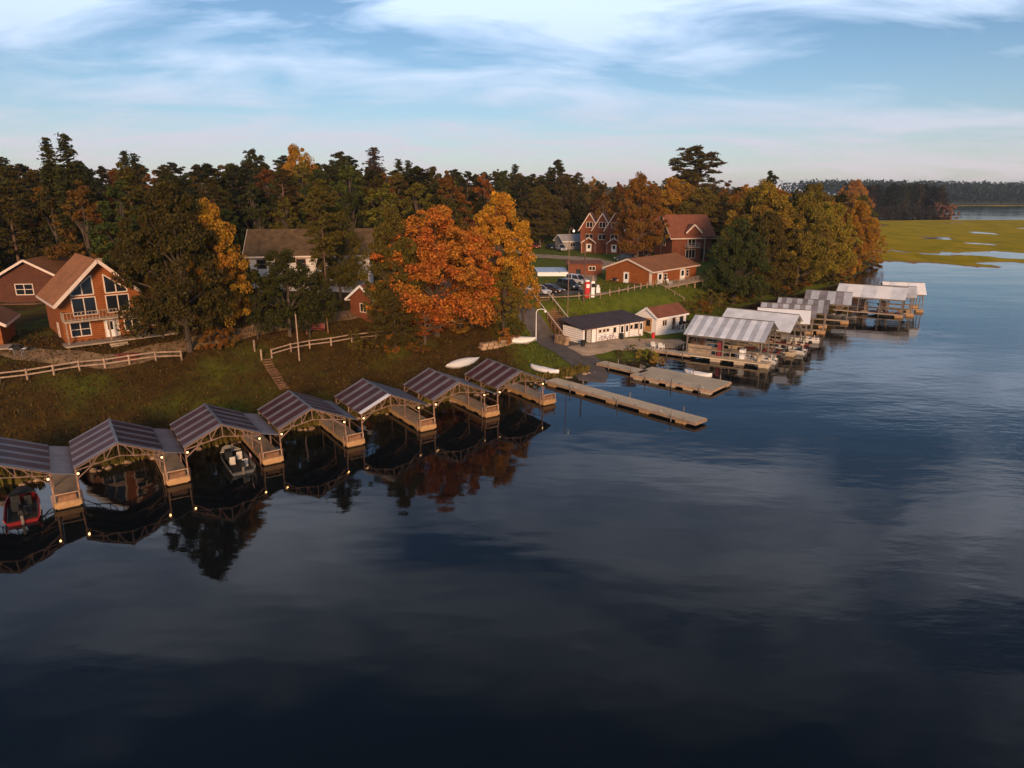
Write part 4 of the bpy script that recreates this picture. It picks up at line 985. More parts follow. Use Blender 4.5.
# ------------------------------------------------------------------ right-hand covered docks
def cover(r0, r1, zr, hw, ze, label, mats, bands=1.05, over=.3, side=False, dn=None, clutter=True, bt=None, hl=None):
    a = W(*r0, zr); b = W(*r1, zr); d = (a-b); L_ = d.length; ang = math.atan2(d.y,d.x)-math.pi/2
    hl = hl or hw
    r = empty('covered_dock', (b.x,b.y,0), ang, label, 'boat shelter', 'covered docks along the right shore')
    for s_, h_ in ((-1,hl),(1,hw)):
        m = MB(); y = -over; i = 0
        while y < L_+over-.01:
            y2 = min(y+bands, L_+over); m.prism([(0,y,zr),(s_*h_,y,ze),(s_*h_,y,ze+.05),(0,y,zr+.05)], (0,y2-y-.002,0), i % len(mats)); y = y2; i += 1
        m.build('roof_slope', mats, r)
    m = MB(); m.bar((0,-over-.02,zr+.06),(0,L_+over+.02,zr+.06),.3,.05); m.build('ridge_cap', GALVG, r)
    ny = max(2,int(L_/3.4)+1)
    for j in range(ny):
        y = .1+(L_-.3)*j/(ny-1); m = MB()
        for s_, h_ in ((-1,hl),(1,hw)):
            m.bar((0,y,zr-.1),(s_*(h_-.25),y,ze-.06),.12); m.bar((s_*h_*.5,y,ze-.05),(s_*h_*.5,y,(zr+ze)/2-.1),.09); m.bar((0,y,ze),(s_*h_*.5,y,(zr+ze)/2-.12),.08)
            m.bar((s_*(h_-.4),y,1.9),(s_*(h_-1.4),y,ze-.05),.1)
        m.bar((-hl+.3,y,ze-.08),(hw-.3,y,ze-.08),.12,.16); m.bar((0,y,ze),(0,y,zr-.1),.1); m.build('truss', GALVG, r)
        for x in (-hl+.35, 0, hw-.35):
            if x == 0 and j == 0 and hw > 3.9: pass
            q = MB(); q.bar((x,y,-2),(x,y,ze-.1 if x else zr-.2),.15); q.build('post', GALVG, r)
    for x in (-hl+.35, hw-.35): q = MB(); q.bar((x,0,ze-.2),(x,L_,ze-.2),.12,.2); q.bar((x,.1,1.35),(x,L_-.1,1.35),.07); q.build('side_beam', GALVG, r)
    # docks inside
    dm_ = DOCKW if side else WOOD; yf = -1.2 if side else -.25
    decks = ((-hl-.9,-hl+1.1), (-.7,.7), (hw-1.0,hw+.1)) if side else ((-hl+.1,-hl+.9), (hw-.9,hw-.1))
    for x0_, x1_ in decks:
        m = MB(); m.box(x0_,x1_,yf,L_+.3,.38,.52); q_ = m.build('dock_deck', dm_, r)
        for i in range(max(2,int(L_/3.2)) if side else 1): q = MB(); q.box(x0_+.05,x1_-.05,yf-.02+i*3.1,yf+.02+i*3.1+1.25,-.25,.34); q.build('float', TAN2 if side else FLOAT, q_, bevel=.05)
    m = MB(); m.box(decks[0][1]+.01,decks[-1][0]-.01,L_-.9,L_+.3,.38,.52); m.build('dock_deck', dm_, r)
    # stored lifts and lockers along the back of the berths
    for x in (-hl*.45, hw*.45):
        q = MB(); q.box(x-.7,x+.7,L_-.6,L_-.1,.53,1.5); q.build('locker', WOODB, r)
    return r, L_, ang
cvA, LA, aA = cover((697.5,315),(772,322),5.0,4.3,3.1,'nearest covered dock with ribbed grey roof and railed deck beside the floating dock',[RSG,RSG3],.72,hl=4.9,side=True)
cvB, LB, aB = cover((729.5,308),(797.5,315),5.0,3.7,3.1,'covered dock with plain pale roof directly behind the nearest grey ribbed one',[RSG3],1.2,side=True)
cvC, LC, aC = cover((760,307.6),(809,310.6),4.9,2.6,3.4,'covered dock with bright white roof, third from the floating dock',[RSW],1.2,hl=3.0)
cvD, LD, aD = cover((763,302.5),(815,305.5),4.9,3.0,3.4,'low covered dock with dark brown grey striped roof behind the white one',[RSG2,RSG],.8)
cvE, LE, aE = cover((780.5,297.5),(828,300.5),4.9,3.2,3.3,'covered dock with dark striped roof before the wide pale grey roof',[RSG2,RSG],.8)
cvF, LF, aF = cover((808,290),(851,292.5),4.9,3.6,3.2,'covered dock with weathered grey roof just before the long white roofed one',[RSG,RSG2],1.3)
cvG, LG, aG = cover((841,283.4),(906.5,287.7),5.0,3.6,3.2,'long covered dock with near white roof standing out over the lake',[RSG3,RSW],2.4)
cvH, LH, aH = cover((866,284.6),(915,287),5.0,2.6,3.4,'narrow covered dock roof just behind the long near white one',[RSG],1.2)
cvI, LI, aI = cover((884,281.5),(923,283),5.1,3.0,3.3,'farthest covered dock with small white roof at the end of the row',[RSW,RSG3],1.5)
for cv, L_, h_ in ((cvA,LA,4.9),(cvB,LB,3.7)):
    ra = railing(cv, [(-h_-.75,-1.1),(-h_-.75,L_*.75)], .52, .95, WOOD, .9)
# lockers, counters and the like under the first roof
lk = MB(); lk.box(-.35,.35,-.25,.25,0,1.9); o = lk.build('drinks_cooler', mat('maroon_enamel', (.20,.035,.04), .5, .1)); o.location = wpt(cvA,-4.1,LA*.55,.52); o.rotation_euler.z = aA; tag(o,'maroon upright cooler on the nearest covered dock','cooler')
lk = MB(); lk.box(-.5,.5,-.3,.3,0,1.15); lk.box(-.54,.54,-.34,.34,1.16,1.22); o = lk.build('bait_counter', WHITE); o.location = wpt(cvA,-4.0,LA*.25,.52); o.rotation_euler.z = aA; tag(o,'white counter standing on the nearest covered dock','counter')
lk = MB(); lk.box(-1.6,1.6,-.05,.05,0,1.1); lk.box(-1.65,1.65,-.12,.12,1.11,1.17); o = lk.build('timber_screen', WOOD); o.location = wpt(cvA,-4.0,LA*.82,.52); o.rotation_euler.z = aA+math.pi/2; tag(o,'low timber screen at the shore end of the nearest covered dock','screen')
barrel(wpt(cvA,-4.6,.3,.52),'tan barrel on the outer corner of the nearest covered dock', TAN2, .85)
bl = ['pale fishing boat berthed under the nearest grey ribbed roof','dark runabout berthed on the far side under the nearest grey ribbed roof','white runabout berthed under the plain pale roof','dark red boat under the plain pale roof, beside the white runabout','pale boat under the bright white roof','dark boat moored under the weathered grey roof','dark boat moored under the long near white roof']
WH2 = mat('white_gelcoat', (.62,.60,.58), .3, .06)
for (cv,aa,x,y,hm,sm_,lb) in ((cvA,aA,-2.3,1.2,WH2,CREAMV,bl[0]),(cvA,aA,2.0,1.0,ALU,DKRED,bl[1]),(cvB,aB,-1.9,.6,WH2,BLACK,bl[2]),(cvB,aB,1.8,1.2,BREDH,CREAMV,bl[3]),(cvC,aC,1.4,.8,WH2,CREAMV,bl[4]),(cvF,aF,1.8,1.5,ALU,BLACK,bl[5]),(cvG,aG,-1.9,2.5,ALU,DKRED,bl[6])):
    p = wpt(cv,x,y,.04); boat(p, aa+R(90), lb, hm, sm_, 5.4, 1.95)

# ------------------------------------------------------------------ trees
def fast_mesh(name, V, quads, mat_):
    me = bpy.data.meshes.new(name); n = len(V); k = len(quads)
    me.vertices.add(n); me.vertices.foreach_set('co', V.astype(np.float32).ravel())
    me.loops.add(k*4); me.loops.foreach_set('vertex_index', quads.astype(np.int32).ravel())
    me.polygons.add(k); me.polygons.foreach_set('loop_start', np.arange(0,k*4,4,dtype=np.int32)); me.polygons.foreach_set('loop_total', np.full(k,4,dtype=np.int32))
    me.materials.append(mat_); me.update(calc_edges=True); me.validate(); return me
def leaf_quads(C, size, rs, aspect=1.0, direc=None, flat=0.0):
    """one quad per centre, turned at random (or along a direction)"""
    n = len(C); a = rs.normal(size=(n,3)); 
    if direc is not None: a = direc + a*.35
    a[:,2] *= (1-flat)
    a /= np.linalg.norm(a,axis=1)[:,None]+1e-9
    b = rs.normal(size=(n,3)); b -= (b*a).sum(1)[:,None]*a; b /= np.linalg.norm(b,axis=1)[:,None]+1e-9
    s = size*(.6+.8*rs.rand(n))[:,None]
    a = a*s*aspect*.5; b = b*s*.5
    V = np.stack([C-a, C-b*.75+a*.1, C+a, C+b*.75+a*.1], 1).reshape(-1,3)
    return V
def crown_mesh(name, V): return fast_mesh(name, V, np.arange(len(V)).reshape(-1,4), LEAF)
def broad(seed, h, r_, nc, per, ls, cb=.25, name='crown', lobes=7, droop=0):
    rs = np.random.RandomState(seed); cs = []; z0 = h*cb
    lob = rs.rand(lobes)*6.28; lz = rs.rand(lobes)
    P = []
    limbs = []
    for i in range(nc):
        t = rs.rand(); th = rs.rand()*6.28
        prof = math.sin(math.pi*min(1,max(0,(t*.88+.10)))**.75)**.6         # width of the crown with height
        k = 1+.22*math.cos(3*(th-lob[0]))+.16*math.cos(5*(th-lob[1])+6*t)+.12*math.cos(2*th+9*t+lob[2])
        rad = r_*prof*k*(.30+.68*rs.rand()**.5)*(1.13 if rs.rand() < .12 else .96)
        c = np.array([math.cos(th)*rad, math.sin(th)*rad, z0+(h-z0)*(t*.95+.02)*(1+.06*math.sin(3*th+lob[3]))])
        cr = r_*(.085+.16*rs.rand()**1.3)*(1.15-.4*t)
        d = rs.normal(size=(per,3)); d /= np.linalg.norm(d,axis=1)[:,None]
        rr = cr*rs.rand(per,1)**.42
        q = d*rr; q[:,2] *= .62; q[:,2] -= droop*(np.hypot(q[:,0],q[:,1]))**1.2*.3
        P.append(c+q)
        if i % 3 == 0: limbs.append(c)
    P = np.concatenate(P)
    me = crown_mesh(name, leaf_quads(P, ls, rs, 1.25))
    tb = MB(); bend = rs.normal(size=2)*.25
    pts = [(0,0,-.5),(bend[0]*.3,bend[1]*.3,h*.18),(bend[0],bend[1],h*.4),(bend[0]*1.5,bend[1]*1.2,h*.65),(bend[0]*1.3,bend[1]*1.6,h*.85)]
    R0 = h*.021
    tb.path(pts, [R0*1.25,R0,R0*.75,R0*.42,R0*.12], 8)
    for c in limbs[:26]:
        t = min(.8,max(.2,(c[2]/h)*.62)); 
        i = min(3,int(t/.22)); s0 = Vector(pts[i]).lerp(Vector(pts[i+1]), .5)
        s0.z = max(h*.16, min(s0.z, c[2]*.8)); mid = s0.lerp(Vector(c), .55)+Vector((0,0,h*.03))
        tb.path([s0,mid,Vector(c)], [R0*.42,R0*.25,R0*.08], 5)
    return me, tb
def pine(seed, h, r_, nb, ls, cb=.42, tuft=34, openness=1.0):
    rs = np.random.RandomState(seed); P = []; D = []; tb = MB(); R0 = h*.013
    tb.path([(0,0,-.5),(.1,0,h*.5),(.0,.1,h*.98)], [R0*1.2,R0*.8,R0*.12], 7)
    for i in range(nb):
        t = (i+rs.rand())/nb; z = h*(cb+(1-cb)*t*.97); th = rs.rand()*6.28
        L_ = r_*(math.sin(math.pi*(.18+.80*(t**1.05)))**.8)*(.55+.6*rs.rand())+.3; up = .12+.5*t
        e = np.array([math.cos(th)*L_, math.sin(th)*L_, L_*up*.6]); o = np.array([0,0,z])
        tb.tube(o, o+e, R0*.28, R0*.06, 4)
        nt_ = 2+int(L_*1.3)
        for j in range(nt_):
            f = .35+.7*(j+rs.rand()*.6)/nt_; c = o+e*f+rs.normal(size=3)*.16*r_*.5
            n = tuft; d = rs.normal(size=(n,3)); d /= np.linalg.norm(d,axis=1)[:,None]; d[:,2] = np.abs(d[:,2])*.6-.12
            rr = .17*r_*(.6+.7*rs.rand()); P.append(c+d*rr*rs.rand(n,1)**.5); D.append(d)
    P = np.concatenate(P); D = np.concatenate(D)
    return crown_mesh('crown', leaf_quads(P, ls, rs, 1.9, D)), tb
def spruce(seed, h, r_, ls, tiers=26, per=9, cb=.06):
    rs = np.random.RandomState(seed); P = []; D = []; tb = MB(); R0 = h*.013
    tb.path([(0,0,-.5),(0,0,h*.98)], [R0,R0*.08], 7)
    for i in range(tiers):
        t = (i+.5)/tiers; z = h*(cb+(1-cb)*t**.92)
        for j in range(per if t < .8 else 5):
            th = rs.rand()*6.28; L_ = r_*((1-t)**.68)*(.72+.36*rs.rand())+.08
            n = int(14+46*(1-t)); f = rs.rand(n)**.7
            x = np.stack([np.cos(th)*L_*f, np.sin(th)*L_*f, z-L_*.34*f+.10*L_*f*f*1.8], 1)
            sd = rs.normal(size=(n,3))*np.array([.16,.16,.07])*r_*.55*(.35+f[:,None]*.6); P.append(x+sd)
            D.append(np.tile([math.cos(th),math.sin(th),-.25],(n,1)))
    P = np.concatenate(P); D = np.concatenate(D)
    return crown_mesh('crown', leaf_quads(P, ls, rs, 2.0, D)), tb
PROTO = {}
def proto(kind, key, gen, h, r_, bark):
    me, tb = gen; tr = tb.build('trunk', bark); tm = tr.data; bpy.data.objects.remove(tr)
    PROTO.setdefault(kind, []).append((me, tm, h, r_))
for s_ in range(3): proto('hero', s_, broad(100+s_, 15, 6.5, 250, 170, .25, .14), 15, 6.5, BARK)
for s_ in range(2): proto('airy', s_, broad(200+s_, 12, 4.6, 95, 120, .22, .26), 12, 4.6, BARK)
for s_ in range(4): proto('broad', s_, broad(300+s_, 18, 5.2, 110, 95, .38, .12), 18, 5.2, BARK)
for s_ in range(4): proto('pine', s_, pine(400+s_, 22, 3.8, 52, .34, .36, 42), 22, 3.8, BARKP)
for s_ in range(2): proto('bigpine', s_, pine(450+s_, 24, 6.2, 36, .30, .40, 85), 24, 6.2, BARKP)
for s_ in range(2): proto('spruce', s_, spruce(500+s_, 20, 3.4, .26, 44, 12), 20, 3.4, BARKP)
for s_ in range(3): proto('shrub', s_, broad(600+s_, 3, 2.0, 34, 75, .24, .02), 3, 2.0, BARK)
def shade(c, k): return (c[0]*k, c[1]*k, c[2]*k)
NAMES_ = {'hero':'broadleaf_tree','airy':'young_tree','broad':'broadleaf_tree','pine':'pine_tree','bigpine':'pine_tree','spruce':'spruce_tree','shrub':'shrub'}
TREES = []
def tree(kind, x, y, h, r_, col, label, group=None, i=None, z=None, lean=(0,0), cat='tree', jit=.0):
    P = PROTO[kind]; me, tm, h0, r0 = P[rng.randrange(len(P)) if i is None else i]
    z = g(x,y) if z is None else z
    rt = empty(NAMES_[kind], (x,y,z-.05), rng.random()*6.28, label, 'shrub' if kind == 'shrub' else cat, group)
    rt.scale = (r_/r0, r_/r0, h/h0); rt.rotation_euler = (lean[0], lean[1], rt.rotation_euler.z)
    t = bpy.data.objects.new('trunk', tm); COL.objects.link(t); t.parent = rt
    c = bpy.data.objects.new('crown', me); COL.objects.link(c); c.parent = rt
    k = 1+jit*(rng.random()-.5)*2
    c.color = (col[0]*k*(1+jit*(rng.random()-.5)), col[1]*k, col[2]*k, 1); return rt
def ptree(kind, px, py, top, hwpx, col, label, i=None, group=None, lean=(0,0), Y=None):
    """a tree whose foot shows at (px, py); its crown reaches row top and spreads hwpx each side"""
    if Y is None: p = onG(px,py); x, y = p.x, p.y
    else: y = Y; x = x_at(px,Y)
    z = g(x,y); h = top_z(top,y)-z; dep = y*math.cos(PITCH)+(CAM_H-z-h*.5)*math.sin(PITCH)
    return tree(kind, x, y, h, hwpx*dep/FPX, col, label, group, i, z, lean)
ORANGE = (.40,.125,.020); YELO = (.44,.19,.018); GOLD = (.33,.155,.016); OLIVE = (.145,.10,.014); DKOL = (.088,.062,.010); DKGR = (.046,.044,.009); MIDG = (.085,.09,.014); BROWN = (.19,.080,.013); RUST = (.26,.075,.012)
ptree('hero',190,352,188,52,(.058,.042,.008),'broad dark olive tree in front of the log chalet',0)
ptree('hero',140,322,236,22,(.06,.042,.009),'dark leafy tree beyond the wing of the log chalet',0)
ptree('hero',222,338,205,36,GOLD,'yellow orange tree between the dark olive tree and the lodge',1)
ptree('hero',163,338,213,18,(.07,.042,.008),'dark brown leafed tree pressing against the chalet wall',2)
ptree('hero',290,337,252,36,DKGR,'small dark green tree with open crown before the cream lodge',0)
ptree('airy',258,340,268,17,DKGR,'slim dark green tree beside the yard lamp',1)
ptree('airy',310,338,296,15,DKGR,'low dark tree beside the garden swing',1)
ptree('hero',322,330,272,17,(.06,.05,.01),'small dark tree in front of the lodge porch',1)
ptree('hero',341,300,208,24,(.085,.068,.011),'tall olive leafed tree rising before the right half of the lodge roof',0)
ptree('bigpine',328,309,180,20,(.09,.068,.011),'tall olive pine with a bare pale trunk before the lodge',0)
ptree('hero',397,336,212,30,(.10,.072,.011),'olive green tree left of the orange maple',2)
ptree('hero',396,352,292,24,(.07,.048,.009),'low dark olive tree leaning over the bank fence',1)
ptree('hero',437,336,211,58,ORANGE,'bright orange maple above the left bank',0)
ptree('hero',472,328,232,36,ORANGE,'smaller orange maple at the right side of the bright one',1)
ptree('hero',499,318,198,38,YELO,'tall yellow and orange tree at the head of the ramp road',2)
ptree('airy',503,338,268,24,OLIVE,'olive green sapling clump beside the ramp road',0)
ptree('airy',524,322,262,18,GOLD,'golden small tree beside the parked white car',1)
ptree('airy',425,345,300,26,RUST,'low rust coloured tree under the orange maple',1)
ptree('hero',637,262,176,25,BROWN,'brown leafed tree hiding the right half of the gabled house',1)
ptree('hero',733,305,222,30,(.055,.062,.012),'round dark olive tree at the top of the shore bank beside the dormer chalet',0)
ptree('hero',762,298,215,26,DKOL,'dark tree over the striped covered docks',2)
ptree('hero',795,292,196,32,(.17,.12,.014),'olive brown tree on the shore behind the covered docks',1)
ptree('hero',822,284,205,28,(.25,.18,.018),'golden olive tree on the shore near the long white roof',0)
ptree('hero',852,272,203,22,GOLD,'golden tree leaning out over the lake at the end of the shore',2,lean=(0,R(8)))
ptree('airy',873,262,228,12,GOLD,'small yellow tree at the very end of the shore beside the marsh',0,lean=(0,R(14)))
ptree('hero',700,262,190,28,OLIVE,'olive tree standing behind the dormer chalet roof',2,Y=196)
ptree('hero',758,275,184,34,(.25,.155,.018),'wide golden brown tree in the middle of the shore woods',1,Y=150)
ptree('hero',672,262,180,30,GOLD,'golden orange tree behind the dormer chalet',0,Y=205)
ptree('hero',806,270,187,32,OLIVE,'tall olive tree at the back of the shore woods',2,Y=180)
ptree('hero',540,247,188,26,DKOL,'dark brown round tree behind the upper car park',1,Y=216)
# skyline trees
ptree('bigpine',690,200,148,29,(.085,.06,.014),'lone spreading pine rising high above the skyline',1,Y=222)
ptree('bigpine',556,200,160,13,DKGR,'tufted pine standing above the skyline behind the car park',0,Y=250)
ptree('bigpine',765,200,172,9,DKGR,'small dark pine tip above the golden shore trees',1,Y=220)
ptree('spruce',72,200,137,21,DKGR,'left spruce of the tall pair above the log chalet',0,Y=114)
ptree('spruce',90,200,134,26,DKGR,'right and taller spruce of the pair above the log chalet',1,Y=112)
ptree('spruce',379,200,147,23,(.075,.045,.022),'reddish brown spire shaped spruce on the skyline',0,Y=190)
ptree('spruce',402,200,159,15,DKGR,'short spruce tip right of the reddish spire',1,Y=205)
ptree('spruce',411,200,160,15,DKGR,'second short spruce tip right of the reddish spire',0,Y=210)
ptree('spruce',138,200,151,19,DKGR,'dark spruce behind the tall pair',1,Y=190)
ptree('spruce',147,200,153,18,DKGR,'dark spruce just right of its twin on the skyline',0,Y=192)
ptree('spruce',515,200,164,14,DKGR,'thin spruce tip near the middle of the skyline',0,Y=260)
ptree('bigpine',262,200,151,14,DKGR,'dark flat topped pine on the skyline above the lodge',1,Y=200)
ptree('hero',305,200,149,26,GOLD,'golden topped tree on the skyline above the lodge',0,Y=185)
ptree('bigpine',345,200,152,16,DKGR,'twin topped dark pine right of the golden skyline tree',0,Y=205)
ptree('hero',130,250,185,16,RUST,'dark red tree among the evergreens behind the chalet',1,Y=135)

sky_pts = [(-80,158),(0,162),(30,160),(60,166),(110,158),(140,158),(170,166),(210,164),(250,160),(300,158),(350,158),(400,168),(440,168),(480,168),(520,171),(560,172),(600,178),(650,182),(720,180),(760,184),(800,187),(860,190),(930,192)]
front = [(-120,96),(-10,108),(40,114),(80,104),(130,98),(190,108),(235,142),(350,142),(380,122),(440,132),(500,222),(585,222),(615,226),(650,212),(725,190),(740,135),(800,160),(850,205),(900,300)]
def interp(T, x): return float(np.interp(x, [a for a,b in T], [b for a,b in T]))
LB = {'pine':'tall dark pine in the mixed forest behind the houses','broad_o':'olive leafed tree in the mixed forest behind the houses','broad_b':'autumn brown tree in the mixed forest behind the houses','broad_g':'golden leafed tree in the forest behind the right shore'}
nt_count = 0
for row, off in enumerate((0, 9, 20, 33, 48, 66, 90, 120)):
    px = -110+rng.random()*20
    while px < 905:
        Y = interp(front, px)+off+rng.uniform(-3,3)
        px0 = px; px += (6.6+row*.35)*FPX/Y*rng.uniform(.8,1.15)
        x = x_at(px0,Y)
        s_ = float(sdist(np.array([x]),np.array([Y]))[0])
        if s_ < 4 or (Y > 150 and 496 < px0 < 700 and Y < 215): continue
        top = interp(sky_pts, px0)+rng.uniform(-4,6)+(7-row)*2.2*rng.random()+(3 if row < 3 else 0)
        z = g(x,Y); h = top_z(top,Y)-z
        h = min(h, rng.uniform(20,28)); 
        if row == 0: h *= rng.uniform(.55,.85) if px0 > 200 else rng.uniform(.8,1)
        if h < 6: continue
        gold = px0 > 590
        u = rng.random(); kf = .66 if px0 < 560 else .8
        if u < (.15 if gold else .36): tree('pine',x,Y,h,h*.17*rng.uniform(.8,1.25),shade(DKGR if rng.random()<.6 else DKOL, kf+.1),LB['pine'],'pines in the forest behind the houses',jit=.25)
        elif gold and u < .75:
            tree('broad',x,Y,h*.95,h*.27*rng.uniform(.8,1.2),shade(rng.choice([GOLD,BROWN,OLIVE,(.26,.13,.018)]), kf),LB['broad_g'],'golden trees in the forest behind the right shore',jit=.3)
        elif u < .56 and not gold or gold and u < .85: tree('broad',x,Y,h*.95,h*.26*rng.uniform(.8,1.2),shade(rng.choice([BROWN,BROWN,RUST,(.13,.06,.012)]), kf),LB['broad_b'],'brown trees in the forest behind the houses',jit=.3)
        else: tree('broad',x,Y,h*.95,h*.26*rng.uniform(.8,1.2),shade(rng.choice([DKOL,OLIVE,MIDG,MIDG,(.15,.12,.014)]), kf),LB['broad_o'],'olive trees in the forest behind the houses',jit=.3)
        nt_count += 1
print('forest trees', nt_count)
# underwood closing the front of the forest
# peninsula trees across the marsh
for i in range(135):
    t = rng.random(); px = 842+ (948-842)*t; Y = 575+rng.random()*70-20*(t > .9)
    x = x_at(px,Y,2)
    if sdist(np.array([x]),np.array([Y]))[0] < 3: continue
    top = np.interp(px,[842,860,900,935,948],[182,185,182,183,192])+rng.uniform(0,6); h = top_z(top,Y)-.8
    if rng.random() < .55: tree('pine',x,Y,h,5.0*rng.uniform(.8,1.3),(.03,.034,.018),'dark tree in the wood on the far point of the marsh','trees on the far point',z=.8,jit=.25)
    else: tree('broad',x,Y,h*.95,6.5*rng.uniform(.7,1.2),rng.choice([(.06,.045,.02),(.05,.055,.02),(.10,.05,.02)]),'brownish tree in the wood on the far point of the marsh','trees on the far point, leafy ones',z=.8,jit=.25)
ptree('hero',853,219,181,15,(.40,.16,.02),'round orange tree standing out at the edge of the far point',0,Y=520)
for px in (938,944,950): ptree('shrub',px,219,202+rng.random()*3,8,(.28,.13,.07),'pinkish brown scrub at the tip of the far point',Y=560,group='scrub at the tip of the far point')
for i in range(44):
    px = 842+i*2.35; ptree('shrub',px,219,206+rng.random()*4,8,(.05,.036,.018),'dull brown bush along the foot of the far wood',Y=560,group='bushes along the foot of the far wood')

# bushes along the shores
def shrubs(pix, cols, label, group, size=(6,12), hh=(1.2,2.6)):
    for i,(px,py) in enumerate(pix):
        p = onG(px,py); tree('shrub',p.x,p.y,rng.uniform(*hh),rng.uniform(*size)*p.y/FPX,rng.choice(cols),label,group,z=p.z,jit=.25)
shrubs([(640+rng.uniform(-2,26),358+rng.uniform(-7,6)) for i in range(9)], [(.22,.20,.02),(.30,.19,.03),(.20,.12,.04)], 'tall yellow green waterside grasses and shrubs beside the floating dock', 'waterside shrubs beside the floating dock', (3,6), (.8,1.6))
shrubs([(690+i*9+rng.uniform(-3,3),318-i*3.2+rng.uniform(-6,0)) for i in range(14)], [DKOL,OLIVE,BROWN], 'shore bush behind the covered docks', 'bushes behind the covered docks', (9,15), (1.8,3.6))
shrubs([(742+i*6.5+rng.uniform(-2,2),302-i*1.3+rng.uniform(-7,2)) for i in range(16)], [DKOL,(.05,.04,.01),BROWN], 'dark undergrowth below the shore woods behind the dark striped roofs', 'undergrowth below the shore woods', (10,16), (2,4.2))
shrubs([(830+i*6,284-i*3+rng.uniform(-2,1)) for i in range(8)], [OLIVE,BROWN,GOLD], 'low bush at the lake end of the shore woods', 'bushes at the lake end of the shore woods', (8,12), (2,4))
shrubs([(230,345),(215,350),(355,352),(375,360),(395,350),(405,340),(420,352),(460,333),(485,330),(505,345),(515,338)], [DKOL,BROWN,OLIVE], 'low leafy bush at the top of the left bank', 'bushes at the top of the left bank', (10,18), (1.4,3.0))
shrubs([(560,318),(575,319),(620,357),(632,352)], [(.16,.13,.04),(.12,.09,.03)], 'dry bush on the green slope or by the gangway', 'dry bushes near the boathouse', (4,7), (.8,1.4))

# tufts of grass over the near banks (uncountable)
rs = np.random.RandomState(5); n = 110000
X = rs.uniform(-75,45,n); Y = rs.uniform(30,132,n); sd = sdist(X,Y)
roadm = (np.abs(X-np.interp(Y,[76,79.5,86,93,101,108,112],[9.8,9.8,9.6,7,2.5,-3,-9])) < 3.4) & (Y > 76) & (Y < 113)
apr = ((X > 4) & (X < 28) & (sd < 15) & (Y > 88)) | ((X > -14) & (X < 15) & (Y > 109.5) & (Y < 123))
k = (sd > .3) & (sd < 34) & ~roadm & ~apr; X, Y = X[k], Y[k]
C = np.stack([X,Y,ground(X,Y)+.10],1)
V = leaf_quads(C, .34, rs, 1.3, np.tile([0,0,1.0],(len(C),1)))
gr_m = leaf_mat('grass_blades', .25, .7, 1.3)
me = fast_mesh('grass_tufts', V, np.arange(len(V)).reshape(-1,4), gr_m)
for sel, nm, cl, lb in ((C[:,0] < 2,'fallen_leaves',(.082,.048,.010),'fallen leaves and dull grass covering the left bank'),(C[:,0] >= 2,'grass',(.13,.125,.014),'mown green grass on the bank around the boathouses')):
    Cc = C[sel]; V = leaf_quads(Cc, .20, rs, 1.3, np.tile([0,0,.6],(len(Cc),1)))
    me = fast_mesh(nm, V, np.arange(len(V)).reshape(-1,4), gr_m); o = bpy.data.objects.new(nm, me); COL.objects.link(o); o.color = (*cl,1); tag(o, lb, 'ground cover', kind='stuff')

# stones and reeds along the left shoreline
stone_meshes = []
for q_ in range(4):
    m = MB(); rr = random.Random(q_); m.ball((0,0,0), 1, 8, .6); m.v = [(x*(1+rr.uniform(-.2,.2)), y*(.75+rr.uniform(-.15,.15)), z*(1+rr.uniform(-.25,.25))) for x,y,z in m.v]
    o = m.build('shore_stone', STONE, smooth=False); stone_meshes.append(o.data); bpy.data.objects.remove(o)
for i in range(90):
    t = rng.random()*9.3-1.2; c = pierfront(t) - Nw*(6.9+rng.uniform(-.5,.8)); o = bpy.data.objects.new('shore_stone', rng.choice(stone_meshes)); COL.objects.link(o)
    sc = rng.uniform(.14,.42); o.location = (c.x,c.y,max(0,g(c.x,c.y))+sc*.1); o.scale = (sc,sc,sc); o.rotation_euler.z = rng.random()*6
    tag(o, 'brown stone at the waterline behind the left slips', 'stone', 'stones along the left waterline')
n = 5200; t = rs.uniform(-6,7.6,n); off = 7.1+rs.rand(n)**1.5*1.6
X = PIER0.x+STEP.x*t-Nw.x*off; Y = PIER0.y+STEP.y*t-Nw.y*off; kk = (fbm(t*1.7,off,3) > .47); X, Y = X[kk], Y[kk]
C = np.stack([X,Y,np.maximum(ground(X,Y),0)+.28],1); V = leaf_quads(C, .42, rs, 2.6, np.tile([0,0,1.6],(len(C),1)))
me = fast_mesh('shore_reeds', V, np.arange(len(V)).reshape(-1,4), gr_m); o = bpy.data.objects.new('shore_reeds', me); COL.objects.link(o); o.color = (.14,.10,.02,1)
tag(o, 'rough dry grass fringing the shore behind the left slips', 'rough grass', kind='stuff')

